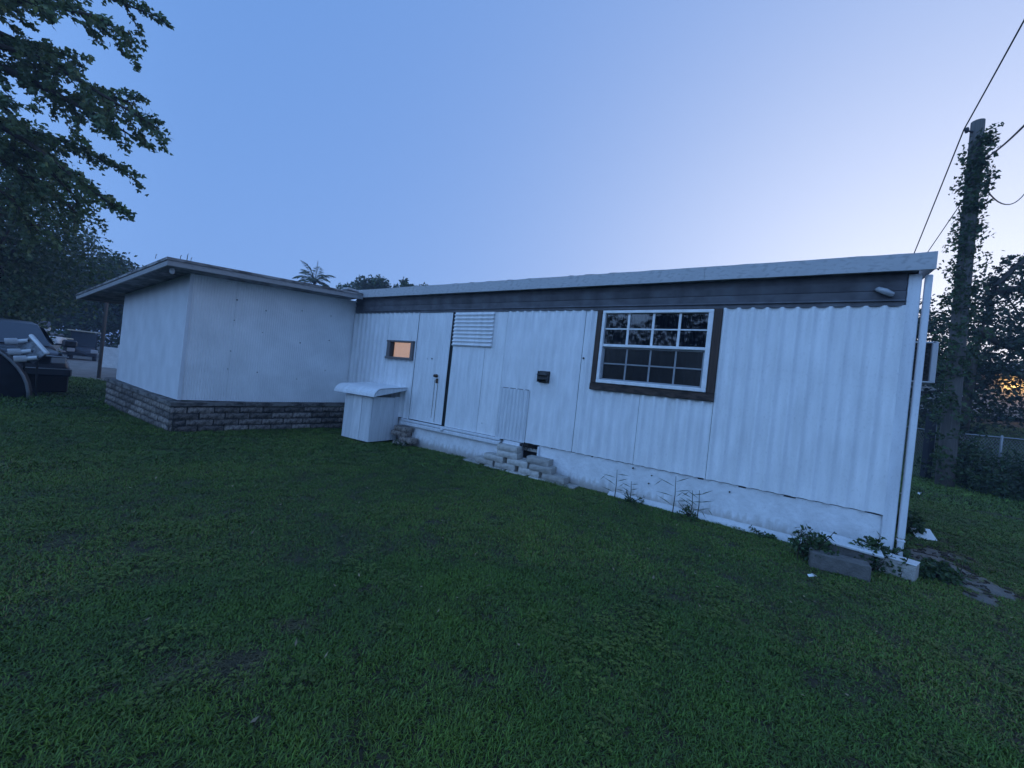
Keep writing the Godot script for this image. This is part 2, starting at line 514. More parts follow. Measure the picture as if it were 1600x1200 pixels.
func blade_mesh(n: int, radius: float, hgt: float, wide: float) -> ArrayMesh:
	var L := Leaves.new()
	for i in n:
		var ang := rng.randf() * TAU
		var rad := radius * sqrt(rng.randf())
		var p := Vector3(cos(ang) * rad, -0.005, sin(ang) * rad)
		var lean := rng.randf_range(0.35, 1.45)
		var yaw := rng.randf() * TAU
		var out := Vector3(cos(yaw), 0, sin(yaw))
		var dir := (Vector3.UP * cos(lean) + out * sin(lean)).normalized()
		var side := dir.cross(Vector3(-sin(yaw), 0, cos(yaw)).rotated(Vector3.UP, rng.randf_range(-0.5, 0.5))).normalized()
		side = dir.cross(out.cross(Vector3.UP).rotated(out, rng.randf_range(-0.9, 0.9))).cross(dir).normalized()
		var ln := hgt * rng.randf_range(0.55, 1.25)
		var k := rng.randf_range(0.6, 1.4)
		var c := Color(0.072 * k, 0.136 * k, 0.017 * k)
		if rng.randf() < 0.07:
			c = Color(0.19 * k, 0.165 * k, 0.05 * k)
		var mid := p + dir * ln * 0.55
		var dir2 := (dir + out * 0.55 - Vector3.UP * 0.3).normalized()
		var tip := mid + dir2 * ln * 0.5
		var nrm := dir.cross(side).normalized()
		if nrm.y < 0.0: nrm = -nrm
		nrm = (nrm + Vector3.UP * 0.3).normalized()
		var w := side * wide * 0.5
		L.v.append_array([p - w, mid - w * 0.9, mid + w * 0.9, p - w, mid + w * 0.9, p + w, mid - w * 0.9, tip, mid + w * 0.9])
		for q in 9:
			L.nn.append(nrm)
			L.col.append(c)
	return L.mesh()

func make_grass() -> void:
	var meshes := [blade_mesh(24, 0.055, 0.034, 0.0048), blade_mesh(24, 0.065, 0.033, 0.0046), blade_mesh(38, 0.11, 0.042, 0.006), blade_mesh(48, 0.30, 0.085, 0.013)]
	var spots: Array = [[], [], [], []]
	var tints: Array = [[], [], [], []]
	var rings := [[0.5, 3.2, 1450.0, 0], [3.2, 6.5, 950.0, 1], [6.5, 12.0, 340.0, 2], [12.0, 34.0, 34.0, 3]]
	for r in rings:
		var half := deg_to_rad(76.0)
		var area: float = half * (r[1] * r[1] - r[0] * r[0])
		for i in int(area * r[2]):
			var rad := sqrt(rng.randf_range(r[0] * r[0], r[1] * r[1]))
			var ang := rng.randf_range(-half, half)
			var x := sin(ang) * rad
			var z := -cos(ang) * rad
			if blocked(x, z): continue
			var b := maxf(bare(x, z), dirt(x, z) * 0.86)
			if rng.randf() < b:
				if rng.randf() < 0.6:   # worn spots keep a thatch of flattened dead blades
					spots[r[3]].append(Transform3D(Basis(Vector3.UP, rng.randf() * TAU).scaled(Vector3(1.1, 0.22, 1.1)), Vector3(x, gh(x, z) + 0.004, z)))
					var kd := rng.randf_range(0.35, 1.3)
					tints[r[3]].append(Color(1.15 * kd, 0.55 * kd, 2.0 * kd))
				continue
			var patch := lawn_noise.get_noise_2d(x * 9.0, z * 9.0)
			var fine := lawn_noise.get_noise_2d(x * 55.0 + 300.0, z * 55.0)
			if fine < -0.30 and rng.randf() < 0.5: continue
			var sc := rng.randf_range(0.75, 1.2) * (1.0 + 0.35 * patch + 0.25 * fine) * (1.0 - 0.45 * b)
			var q := Basis(Vector3.UP, rng.randf() * TAU).scaled(Vector3(1, sc, 1))
			q = Basis(Vector3(rng.randfn(), 0, rng.randfn()).normalized(), rng.randf_range(0.0, 0.22)) * q
			spots[r[3]].append(Transform3D(q, Vector3(x, gh(x, z), z)))
			var k := rng.randf_range(0.72, 1.28) * (1.0 + 0.38 * patch + 0.30 * fine)
			var dry := clampf(0.10 + 0.5 * patch + b * 0.9 + rng.randf_range(-0.2, 0.2), 0.0, 1.0)
			tints[r[3]].append(Color(k * (0.92 + 0.42 * dry), k * (1.0 - 0.06 * dry), k * (0.95 + 0.15 * dry)))
	# low clover and creeping weeds in loose patches
	var cl := Leaves.new()
	for i in 16:
		var ca := rng.randf() * TAU
		var cr := 0.06 * sqrt(rng.randf())
		var cp := Vector3(cos(ca) * cr, 0.016 + 0.016 * rng.randf(), sin(ca) * cr)
		for j in 3:
			var d := Vector3(cos(ca + j * 2.1), rng.randf_range(-0.1, 0.4), sin(ca + j * 2.1)).normalized()
			var kc := rng.randf_range(0.8, 1.3)
			cl.leaf(cp, d, d.cross(Vector3.UP).normalized(), 0.010, 0.009, Color(0.085 * kc, 0.13 * kc, 0.014 * kc))
	meshes.append(cl.mesh())
	spots.append([])
	tints.append([])
	for i in 7000:
		var rr := sqrt(rng.randf_range(0.6, 64.0))
		var aa := rng.randf_range(-1.2, 1.2)
		var wx := sin(aa) * rr
		var wz := -cos(aa) * rr
		if blocked(wx, wz) or lawn_noise.get_noise_2d(wx * 22.0 + 500.0, wz * 22.0) < 0.26: continue
		spots[4].append(Transform3D(Basis(Vector3.UP, rng.randf() * TAU).scaled(Vector3.ONE * rng.randf_range(0.8, 1.3)), Vector3(wx, gh(wx, wz), wz)))
		tints[4].append(Color.WHITE * rng.randf_range(0.7, 1.2))
	# fallen leaf bits
	var lt := Leaves.new()
	for i in 260:
		var lr := sqrt(rng.randf_range(1.5, 70.0))
		var la := rng.randf_range(-1.1, 1.1)
		var lp := Vector3(sin(la) * lr, 0, -cos(la) * lr)
		if blocked(lp.x, lp.z): continue
		lp.y = gh(lp.x, lp.z) + rng.randf_range(0.024, 0.036)
		var ld := (rv() * Vector3(1, 0.35, 1)).normalized()
		var lk := rng.randf_range(0.5, 1.2)
		lt.leaf(lp, ld, ld.cross(Vector3.UP).normalized(), rng.randf_range(0.015, 0.04), rng.randf_range(0.006, 0.02), Color(0.26 * lk, 0.20 * lk, 0.12 * lk))
	var litter := put("leaf_litter", lt.mesh(), M.leaf_solid)
	tag(litter, "small dry tan leaf bits scattered over the lawn", "leaf litter")
	kind(litter, "stuff")
	for m in 5:
		var mm := MultiMesh.new()
		mm.transform_format = MultiMesh.TRANSFORM_3D
		mm.use_colors = true
		mm.mesh = meshes[m]
		mm.instance_count = spots[m].size()
		for i in spots[m].size():
			mm.set_instance_transform(i, spots[m][i])
			mm.set_instance_color(i, tints[m][i])
		var o := MultiMeshInstance3D.new()
		o.name = numbered("clover" if m == 4 else "grass", self)
		o.multimesh = mm
		o.material_override = M.grass
		add_child(o, true)
		tag(o, ["short mown grass blades nearest the camera", "short mown grass in front of the brick steps", "mown grass farther off beside the home", "grass at the far edges of the yard", "patches of low clover and weeds among the grass"][m], "grass")
		kind(o, "stuff")

# ---------------------------------------------------------------- corrugated sheets
# a wavy sheet between x0..x1 and y0..y1, waves along x (or along y when lying), front face towards +z
func wavy(s: SurfaceTool, x0: float, x1: float, y0: float, y1: float, z: float, period: float, amp: float, lying := false, top = null) -> void:
	var across := (y1 - y0) if lying else (x1 - x0)
	var n := maxi(2, int(ceil(across / period * 8.0)))
	var m := 8
	var pt := func(i: int, j: int) -> Vector3:
		var f := float(i) / n
		var g := float(j) / m
		var x := lerpf(x0, x1, g if lying else f)
		var yt: float = top.call(x) if top != null else y1
		var y := lerpf(y0, yt, f if lying else g)
		var wv := sin((y if lying else x) / period * TAU)
		var dent := lawn_noise.get_noise_2d(x * 25.0 + 70.0, y * 16.0) * 0.006
		return Vector3(x, y, z + amp * (wv - 0.30 * cos((y if lying else x) / period * TAU * 2.0)) + dent)
	s.set_smooth_group(0)
	for i in n:
		for j in m:
			quad(s, pt.call(i, j), pt.call(i + 1, j), pt.call(i + 1, j + 1), pt.call(i, j + 1), Vector3.BACK)
	s.set_smooth_group(-1)
	var back := Vector3(0, 0, -0.004)
	for i in n:
		for j in [0, m]:
			var o := (Vector3.LEFT if lying else Vector3.DOWN) * (1.0 if j == 0 else -1.0)
			quad(s, pt.call(i, j), pt.call(i + 1, j), pt.call(i + 1, j) + back, pt.call(i, j) + back, o)
	for j in m:
		for i in [0, n]:
			var o2 := (Vector3.DOWN if lying else Vector3.LEFT) * (1.0 if i == 0 else -1.0)
			quad(s, pt.call(i, j), pt.call(i, j + 1), pt.call(i, j + 1) + back, pt.call(i, j) + back, o2)

# a rock-faced block lying along x, its rough face towards +z, base at y = 0
func block_mesh(l: float, h: float, d: float, sd: int, rough: float) -> ArrayMesh:
	var f := FastNoiseLite.new()
	f.seed = sd
	f.frequency = 0.9
	var s := begin()
	var nx := 5
	var ny := 3
	var p := func(i: int, j: int) -> Vector3:
		var u := float(i) / nx
		var w := float(j) / ny
		var edge := 1.0 if (i > 0 and i < nx and j > 0 and j < ny) else 0.0
		var x := (u - 0.5) * l + f.get_noise_2d(i * 3.1, j * 5.7) * rough * 0.7
		var y := w * h + f.get_noise_2d(i * 4.1 + 50.0, j * 3.7) * rough * 0.45
		return Vector3(x, y, d * 0.5 - 0.012 + edge * 0.012 + f.get_noise_2d(i * 2.3, j * 2.9 + 90.0) * rough)
	for i in nx:
		for j in ny:
			quad(s, p.call(i, j), p.call(i + 1, j), p.call(i + 1, j + 1), p.call(i, j + 1), Vector3.BACK)
	for i in nx:
		for j in [0, ny]:
			var a: Vector3 = p.call(i, j)
			var b: Vector3 = p.call(i + 1, j)
			quad(s, a, b, Vector3(b.x, b.y, -d * 0.5), Vector3(a.x, a.y, -d * 0.5), Vector3.DOWN if j == 0 else Vector3.UP)
	for j in ny:
		for i in [0, nx]:
			var a2: Vector3 = p.call(i, j)
			var b2: Vector3 = p.call(i, j + 1)
			quad(s, a2, b2, Vector3(b2.x, b2.y, -d * 0.5), Vector3(a2.x, a2.y, -d * 0.5), Vector3.LEFT if i == 0 else Vector3.RIGHT)
	s.generate_normals()
	return s.commit()

# ---------------------------------------------------------------- the mobile home
func make_home() -> void:
	var t := thing("mobile_home", "long white corrugated mobile home with brown-framed window and pale skirting", "mobile home", home)
	# corrugated sheets of the long wall, split at the seams seen in the photograph
	var sheets := [
		[[[-1.84, -0.10, 0.525, 2.80]], 0.155, 0.018, M.paint],
		[[[-2.80, -1.845, 0.525, 1.60]], 0.155, 0.017, M.paint],
		[[[-3.555, -2.806, 0.525, 1.60], [-3.775, -3.555, 0.525, 2.80]], 0.155, 0.015, M.paint_b],
		[[[-5.275, -3.78, 0.525, 2.80]], 0.155, 0.010, M.paint_b],
		[[[-5.715, -5.28, 0.525, 2.80]], 0.11, 0.005, M.paint],
		[[[-6.515, -5.72, 0.525, 2.80]], 0.11, 0.004, M.paint_door],
		[[[-7.535, -6.60, 0.535, 2.80]], 0.078, 0.004, M.paint_door],
		[[[-8.47, -7.54, 0.525, 1.79], [-8.47, -7.54, 2.17, 2.80], [-7.61, -7.54, 1.79, 2.17], [-8.47, -8.43, 1.79, 2.17]], 0.155, 0.012, M.paint],
		[[[-9.44, -8.475, 0.525, 2.80]], 0.155, 0.015, M.paint_b],
		[[[-9.80, -9.445, 0.525, 2.80]], 0.155, 0.016, M.paint]]
	var idx := 0
	for sh in sheets:
		var s := begin(true)
		var lift := 0.020 + 0.004 * (idx % 2)
		for r in sh[0]:
			wavy(s, r[0], r[1], r[2], r[3], lift, sh[1], sh[2])
		var o := part("door" if idx == 6 else "siding_panel", s, sh[3], t)
		if idx == 6:
			o.set_meta("label", "flat white door with rusty knob")
			var kb := begin(true)
			tube(kb, [Vector3(-6.86, 1.50, 0.015), Vector3(-6.86, 1.50, 0.055), Vector3(-6.86, 1.50, 0.06), Vector3(-6.86, 1.50, 0.10), Vector3(-6.86, 1.50, 0.115)], [0.035, 0.035, 0.014, 0.03, 0.012], 10)
			bx(kb, Vector3(-6.84, 1.40, 0.03), Vector3(0.05, 0.09, 0.03), 0.006)
			part("knob", kb, M.rust, o)
			for q in [[-6.90, 0.60], [-6.815, 0.66]]:
				box_part("rust_streak", Vector3(q[0], 1.42 - q[1] * 0.65, 0.0225), Vector3(0.010, q[1] * 1.28, 0.006), M.drip, o, 0.001)
		idx += 1
	# the wall behind the sheets, with openings for the windows
	var w := begin()
	for r in [[-9.80, -8.40, 0.5, 3.3], [-8.40, -7.64, 0.5, 1.80], [-8.40, -7.64, 2.16, 3.3], [-7.64, -3.52, 0.5, 3.3], [-3.52, -1.90, 0.5, 1.60], [-3.52, -1.90, 2.79, 3.3], [-1.90, -0.02, 0.5, 3.3]]:
		bx(w, Vector3((r[0] + r[1]) / 2, (r[2] + r[3]) / 2, -0.045), Vector3(r[1] - r[0], r[3] - r[2], 0.07), 0.001)
	part("wall", w, M.dark_room, t)
	box_part("door_gap_shade", Vector3(-6.5575, 1.625, 0.0), Vector3(0.085, 2.19, 0.012), M.gap_shade, t, 0.002)  # near-black strip paints the shade of the open crack by the door
	# other outer walls, floor, an added partition
	var ew := begin(true)
	wavy(ew, -3.7, -0.12, 0.3, 3.26, 0.0, 0.155, 0.008)
	var e := part("end_wall", ew, M.paint_b, t)
	e.transform = Transform3D(Basis(Vector3.UP, PI / 2), Vector3(-0.03, 0, -3.82))
	var ewt := begin()
	bx(ewt, Vector3(-0.06, 1.75, -1.93), Vector3(0.05, 3.0, 3.7), 0.002)
	bx(ewt, Vector3(-9.85, 1.75, -1.93), Vector3(0.05, 3.0, 3.7), 0.002)
	bx(ewt, Vector3(-4.95, 1.75, -3.80), Vector3(9.84, 3.0, 0.06), 0.002)
	bx(ewt, Vector3(-4.95, 0.42, -1.92), Vector3(9.7, 0.08, 3.6), 0.002)
	bx(ewt, Vector3(-5.6, 1.8, -1.94), Vector3(0.06, 2.9, 3.6), 0.002)  # added partition, keeps the slat glow out of the big window room
	part("walls_and_added_partition", ewt, M.dark_room, t)
	# skirting with one open vent, rough plaster over block
	var sk := begin(true)
	for r in [[-4.37, 0.0, -0.12, 0.515], [-7.70, -4.73, -0.12, 0.515], [-4.73, -4.37, -0.12, 0.25]]:
		var nx := int(ceil((r[1] - r[0]) / 0.12))
		for i in nx:
			for j in 6:
				var p := func(a: int, b: int) -> Vector3:
					var x := lerpf(r[0], r[1], float(a) / nx)
					var y := lerpf(r[2], r[3], b / 6.0)
					return Vector3(x, y, -0.006 + lawn_noise.get_noise_2d(x * 70.0, y * 70.0 + 40.0) * 0.014 + lawn_noise.get_noise_2d(x * 240.0, y * 240.0) * 0.005)
				quad(sk, p.call(i, j), p.call(i + 1, j), p.call(i + 1, j + 1), p.call(i, j + 1), Vector3.BACK)
	sk.set_smooth_group(-1)
	for r in [[-4.355, 0.0, -0.12, 0.5], [-9.7, -4.745, -0.12, 0.5], [-4.73, -4.37, -0.12, 0.24]]:
		bx(sk, Vector3((r[0] + r[1]) / 2, (r[2] + r[3]) / 2, -0.11), Vector3(r[1] - r[0], r[3] - r[2], 0.17), 0.002)
	var skirt := part("skirting", sk, M.skirt, t)
	box_part("vent_hole_shade", Vector3(-4.55, 0.37, -0.16), Vector3(0.40, 0.28, 0.05), M.dark, skirt)  # near-black board painted as the shade inside the hole
	box_part("vent_frame", Vector3(-4.375, 0.37, 0.014), Vector3(0.026, 0.26, 0.03), M.trim, skirt)
	box_part("vent_lintel", Vector3(-4.55, 0.415, -0.02), Vector3(0.34, 0.05, 0.03), M.blocks[1], skirt)
	var rt := begin(true)
	for k in 26:
		var a := Vector3(-4.72 + rng.randf() * 0.26, 0.49 + rng.randf() * 0.03, 0.015)
		tube(rt, [a, a + Vector3(rng.randfn() * 0.03, -0.03, 0.03), a + Vector3(rng.randfn() * 0.06, -0.05 - 0.07 * rng.randf(), 0.02)], [0.006, 0.005, 0.003], 4)
	part("dry_roots", rt, M.bark, skirt)
	# footing that shows as a pale line at the foot of the skirting
	var ft := begin(true)
	for i in 40:
		var p2 := func(a: int, top: bool) -> Vector3:
			var x := lerpf(-3.1, -0.75, a / 40.0)
			return Vector3(x, 0.036 + lawn_noise.get_noise_1d(x * 80.0) * 0.025 if top else -0.05, 0.085 + lawn_noise.get_noise_1d(x * 120.0 + 40.0) * 0.03)
		quad(ft, p2.call(i, false), p2.call(i + 1, false), p2.call(i + 1, true), p2.call(i, true), Vector3.BACK)
		var b0: Vector3 = p2.call(i, true)
		var b1: Vector3 = p2.call(i + 1, true)
		quad(ft, b0, b1, Vector3(b1.x, 0.07, -0.02), Vector3(b0.x, 0.07, -0.02), Vector3.UP)
	part("footing", ft, M.white_top, skirt)
	# bottom rail at the foot of the wall
	var rl := begin()
	bx(rl, Vector3(-6.42, 0.495, 0.045), Vector3(2.62, 0.045, 0.05), 0.006)
	bx(rl, Vector3(-6.40, 0.425, 0.035), Vector3(2.66, 0.075, 0.07), 0.012)
	part("bottom_rail", rl, M.trim, t)
	var rl2 := begin()
	bx(rl2, Vector3(-4.90, 0.455, 0.03), Vector3(0.34, 0.10, 0.05), 0.006)
	part("bottom_rail", rl2, M.trim, t)
	var kn := begin(true)
	tube(kn, [Vector3(-6.52, 0.46, 0.05), Vector3(-6.52, 0.46, 0.10), Vector3(-6.52, 0.46, 0.115)], [0.035, 0.035, 0.02], 8)
	part("rail_cap", kn, M.trim, t)
	var tap := begin(true)
	tube(tap, [Vector3(-5.09, 0.44, 0.03), Vector3(-5.09, 0.44, 0.13), Vector3(-5.09, 0.40, 0.16), Vector3(-5.09, 0.36, 0.165)], [0.016, 0.016, 0.015, 0.013], 7)
	tube(tap, [Vector3(-5.09, 0.44, 0.09), Vector3(-5.09, 0.50, 0.09)], [0.008, 0.008], 6)
	tube(tap, [Vector3(-5.12, 0.505, 0.09), Vector3(-5.06, 0.505, 0.09)], [0.012, 0.012], 6)
	part("water_tap", tap, M.hood, t)
	# grey band of lapped boards under the eave
	var laps := [[2.795, 2.845, 0.035, 0.035], [2.845, 2.862, 0.06, 0.055], [2.862, 2.955, 0.035, 0.05], [2.955, 2.968, 0.02, 0.02], [2.968, 3.06, 0.03, 0.06], [3.06, 3.15, 0.02, 0.05]]
	for lp in laps:
		var s2 := begin()
		var x0 := -9.75
		var x1 := -0.115
		quad(s2, Vector3(x0, lp[0], lp[2]), Vector3(x1, lp[0], lp[2]), Vector3(x1, lp[1], lp[3]), Vector3(x0, lp[1], lp[3]), Vector3.BACK)
		quad(s2, Vector3(x0, lp[0], lp[2]), Vector3(x1, lp[0], lp[2]), Vector3(x1, lp[0], -0.005), Vector3(x0, lp[0], -0.005), Vector3.DOWN)
		quad(s2, Vector3(x0, lp[1], lp[3]), Vector3(x1, lp[1], lp[3]), Vector3(x1, lp[1], -0.005), Vector3(x0, lp[1], -0.005), Vector3.UP)
		quad(s2, Vector3(x1, lp[0], -0.005), Vector3(x1, lp[1], -0.005), Vector3(x1, lp[1], lp[3]), Vector3(x1, lp[0], lp[2]), Vector3.RIGHT)
		part("eave_board", s2, M.frieze, t)
	var lamp := begin(true)
	tube(lamp, [Vector3(-0.37, 2.98, 0.05), Vector3(-0.35, 2.97, 0.09), Vector3(-0.29, 2.94, 0.10), Vector3(-0.235, 2.91, 0.09), Vector3(-0.22, 2.90, 0.05)], [0.010, 0.028, 0.034, 0.028, 0.010], 10)
	part("lamp_cover", lamp, M.lens, t)
	# roof slab, fascia in four lengths, ragged membrane edge
	var rf := begin()
	bx(rf, Vector3(-4.88, 3.305, -1.88), Vector3(9.48, 0.05, 4.06), 0.004)
	bx(rf, Vector3(-4.86, 3.225, -1.90), Vector3(9.3, 0.10, 3.8), 0.004)
	var roof := part("roof", rf, M.roof, t)
	var joints := [-9.58, -7.15, -4.45, -2.1, 0.065]
	for i in 4:
		var f := begin()
		var n := 14
		for k in n:
			var p3 := func(a: int, top: bool) -> Vector3:
				var x := lerpf(joints[i] + 0.002, joints[i + 1], float(a) / n)
				var y := 3.325 + lawn_noise.get_noise_1d(x * 60.0) * 0.008 if top else 3.145 + lawn_noise.get_noise_1d(x * 40.0 + 90.0) * 0.004
				return Vector3(x, y, 0.165 + lawn_noise.get_noise_1d(x * 30.0 + 20.0) * 0.008)
			var a0: Vector3 = p3.call(k, false)
			var a1: Vector3 = p3.call(k + 1, false)
			var a2: Vector3 = p3.call(k + 1, true)
			var a3: Vector3 = p3.call(k, true)
			var bk := Vector3(0, 0, -0.03)
			quad(f, a0, a1, a2, a3, Vector3.BACK)
			quad(f, a0, a1, a1 + bk, a0 + bk, Vector3.DOWN)
			quad(f, a3, a2, a2 + bk, a3 + bk, Vector3.UP)
			if k == n - 1:
				quad(f, a1, a2, a2 + bk, a1 + bk, Vector3.RIGHT)
			if k == 0:
				quad(f, a0, a3, a3 + bk, a0 + bk, Vector3.LEFT)
		part("fascia", f, M.fascia, roof)
	box_part("fascia", Vector3(0.052, 3.235, -1.87), Vector3(0.026, 0.18, 4.0), M.fascia, roof)
	box_part("soffit", Vector3(-4.8, 3.158, 0.075), Vector3(9.5, 0.012, 0.15), M.soffit, roof, 0.001)
	var rag := begin(true)
	var x := -9.3
	while x < -3.2:
		var l := rng.randf_range(0.06, 0.35)
		if rng.randf() < 0.75:
			tube(rag, [Vector3(x, 3.325, 0.13), Vector3(x + l * 0.3, 3.328 + rng.randf() * 0.008, 0.12), Vector3(x + l * 0.7, 3.328 + rng.randf() * 0.007, 0.12), Vector3(x + l, 3.325, 0.13)], [0.004, 0.012, 0.010, 0.003], 5)
		x += l * rng.randf_range(0.8, 1.6)
	kind(part("roof_membrane", rag, M.roof, roof), "stuff")
	# corner boards and the downspout
	box_part("corner_board", Vector3(-0.055, 1.655, 0.022), Vector3(0.10, 2.96, 0.034), M.trim, t)
	box_part("corner_board", Vector3(-0.004, 1.655, -0.04), Vector3(0.022, 2.96, 0.10), M.trim, t)
	var ds := begin()
	bx(ds, Vector3(0.058, 1.72, -0.005), Vector3(0.055, 2.82, 0.055), 0.008)
	bx(ds, Vector3(0.058, 0.29, -0.005), Vector3(0.064, 0.022, 0.064), 0.004)
	bx(ds, Vector3(0.058, 0.20, -0.003), Vector3(0.05, 0.17, 0.05), 0.008)
	part("downspout", ds, M.trim, t)
	# patches of corrugated sheet
	var lv := begin(true)
	wavy(lv, -6.52, -5.565, 2.125, 2.79, 0.052, 0.0735, 0.017, true)
	bx(lv, Vector3(-6.04, 2.45, 0.028), Vector3(0.93, 0.63, 0.012), 0.001)
	var lo := part("siding_patch", lv, M.paint, t)
	lo.set_meta("label", "patch of sheet with waves lying flat")
	var pv := begin(true)
	wavy(pv, -5.265, -4.655, 0.515, 1.42, 0.046, 0.076, 0.015)
	var po := part("siding_patch", pv, M.boxpaint, t)
	po.set_meta("label", "narrow patch of sheet with upright waves and open top edge")
	box_part("patch_shade_sheet", Vector3(-4.96, 0.98, 0.027), Vector3(0.58, 0.90, 0.008), M.hood, t, 0.001)  # added dark sheet paints shade into the open wave tops
	# vent hood
	var vh := begin()
	var hx := Vector3(-4.395, 1.675, 0.0)
	bx(vh, hx + Vector3(0, 0, 0.03), Vector3(0.20, 0.20, 0.03), 0.004)
	for sgn in [-1.0, 1.0]:
		bx(vh, hx + Vector3(0.085 * sgn, 0.0, 0.085), Vector3(0.012, 0.18, 0.09), 0.003)
	bx(vh, hx + Vector3(0, 0.06, 0.10), Vector3(0.18, 0.012, 0.13), 0.003, Basis(Vector3.RIGHT, 0.6))
	bx(vh, hx + Vector3(0, 0.0, 0.115), Vector3(0.18, 0.10, 0.014), 0.003, Basis(Vector3.RIGHT, -0.35))
	part("vent_hood", vh, M.hood, t)
	# a scatter of nail heads and the dark specks along the seams
	for q in [[-3.74, 2.03, 0.016], [-2.79, 0.47, 0.013], [-2.55, 0.30, 0.010], [-1.55, 0.42, 0.010], [-2.52, 0.42, 0.008], [-5.6, 0.72, 0.007], [-1.82, 1.3, 0.006], [-2.3, 1.2, 0.006], [-7.18, 1.83, 0.006], [-7.05, 1.84, 0.012]]:
		var nb := begin(true)
		tube(nb, [Vector3(q[0], q[1], 0.0), Vector3(q[0], q[1], 0.034), Vector3(q[0], q[1], 0.038)], [q[2], q[2], q[2] * 0.5], 6)
		part("nail_head", nb, M.hood, t)
	make_big_window(t)
	make_small_window(t)

func make_big_window(t: Node3D) -> void:
	var x0 := -3.57
	var x1 := -1.845
	var cx := (x0 + x1) / 2
	# white frame
	var fr := begin()
	var fx0 := -3.475
	var fx1 := -1.945
	bx(fr, Vector3((fx0 + fx1) / 2, 2.757, 0.045), Vector3(fx1 - fx0, 0.042, 0.075), 0.004)
	bx(fr, Vector3((fx0 + fx1) / 2, 1.690, 0.05), Vector3(fx1 - fx0, 0.052, 0.085), 0.006)
	bx(fr, Vector3(fx0 + 0.022, 2.226, 0.045), Vector3(0.045, 1.018, 0.075), 0.004)
	bx(fr, Vector3(fx1 - 0.03, 2.226, 0.045), Vector3(0.060, 1.018, 0.075), 0.004)
	var win := part("window", fr, M.white_frame, t)
	win.set_meta("label", "wide sash window with white bars and dark panes")
	for r in [[x0 - 0.0, x0 + 0.092, 1.66, 2.79], [x1 - 0.098, x1, 1.66, 2.79]]:
		box_part("trim_board", Vector3((r[0] + r[1]) / 2, (r[2] + r[3]) / 2, 0.042), Vector3(r[1] - r[0], r[3] - r[2], 0.05), M.brown_wood, win, 0.006)
	box_part("trim_board", Vector3(cx, 1.605, 0.044), Vector3(x1 - x0 + 0.01, 0.108, 0.056), M.brown_wood_h, win, 0.007)
	box_part("trim_board", Vector3(cx, 2.786, 0.037), Vector3(x1 - x0 - 0.2, 0.014, 0.05), M.brown_wood_h, win, 0.002)
	# sash rail
	var gx0 := fx0 + 0.045
	var gx1 := fx1 - 0.06
	box_part("sash_rail", Vector3((gx0 + gx1) / 2, 2.245, 0.040), Vector3(gx1 - gx0, 0.040, 0.06), M.white_frame, win)
	var lower := begin()
	bx(lower, Vector3((gx0 + gx1) / 2, 1.728, 0.008), Vector3(gx1 - gx0, 0.024, 0.03), 0.003)
	bx(lower, Vector3((gx0 + gx1) / 2, 2.213, 0.008), Vector3(gx1 - gx0, 0.02, 0.03), 0.003)
	bx(lower, Vector3(gx0 + 0.012, 1.97, 0.008), Vector3(0.024, 0.46, 0.03), 0.003)
	bx(lower, Vector3(gx1 - 0.012, 1.97, 0.008), Vector3(0.024, 0.46, 0.03), 0.003)
	part("lower_sash", lower, M.grey_frame, win)
	for half in 2:
		var ya := 2.268 if half == 0 else 1.741
		var yb := 2.735 if half == 0 else 2.202
		var z := 0.030 if half == 0 else 0.0
		var m: Material = M.white_frame if half == 0 else M.grey_frame
		var xa := gx0 if half == 0 else gx0 + 0.024
		var xb := gx1 if half == 0 else gx1 - 0.024
		var pw := (xb - xa) / 4.0
		var ph := (yb - ya) / 2.0
		for k in range(1, 4):
			box_part("glazing_bar", Vector3(xa + pw * k, (ya + yb) / 2, z + 0.009), Vector3(0.034 if half == 0 else 0.024, yb - ya, 0.014), m, win, 0.003)
		box_part("glazing_bar", Vector3((xa + xb) / 2, (ya + yb) / 2, z + 0.007), Vector3(xb - xa, 0.020, 0.012), m, win, 0.003)
		for i in 4:
			for j in 2:
				box_part("pane", Vector3(xa + pw * (i + 0.5), ya + ph * (j + 0.5), z - 0.003), Vector3(pw - 0.001, ph - 0.001, 0.004), M.pane if half == 0 else M.screen, win, 0.0005)
	# a dim curtain and the room behind
	var cu := begin(true)
	wavy(cu, -3.6, -1.8, 1.55, 2.85, -0.55, 0.13, 0.03)
	part("curtain", cu, M.dark, win)

func make_small_window(t: Node3D) -> void:
	var fr := begin()
	bx(fr, Vector3(-8.02, 2.165, 0.04), Vector3(0.86, 0.036, 0.07), 0.004)
	bx(fr, Vector3(-8.02, 1.795, 0.045), Vector3(0.86, 0.05, 0.08), 0.004)
	bx(fr, Vector3(-8.385, 1.98, 0.04), Vector3(0.10, 0.335, 0.06), 0.004)
	bx(fr, Vector3(-7.635, 1.98, 0.04), Vector3(0.07, 0.335, 0.07), 0.004)
	var win := part("window", fr, M.frame_small, t)
	win.set_meta("label", "small lit window whose pale slats glow in place of a room light")
	box_part("jamb", Vector3(-8.30, 1.98, 0.012), Vector3(0.07, 0.32, 0.04), M.brown_wood, win)
	box_part("pane", Vector3(-7.97, 1.983, 0.004), Vector3(0.60, 0.325, 0.004), M.pane, win, 0.0005)
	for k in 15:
		box_part("glow_slat", Vector3(-7.98, 1.83 + k * 0.022, -0.045), Vector3(0.70, 0.0205, 0.003), M.glow_blind, win, 0.0005, Basis(Vector3.RIGHT, 0.35))

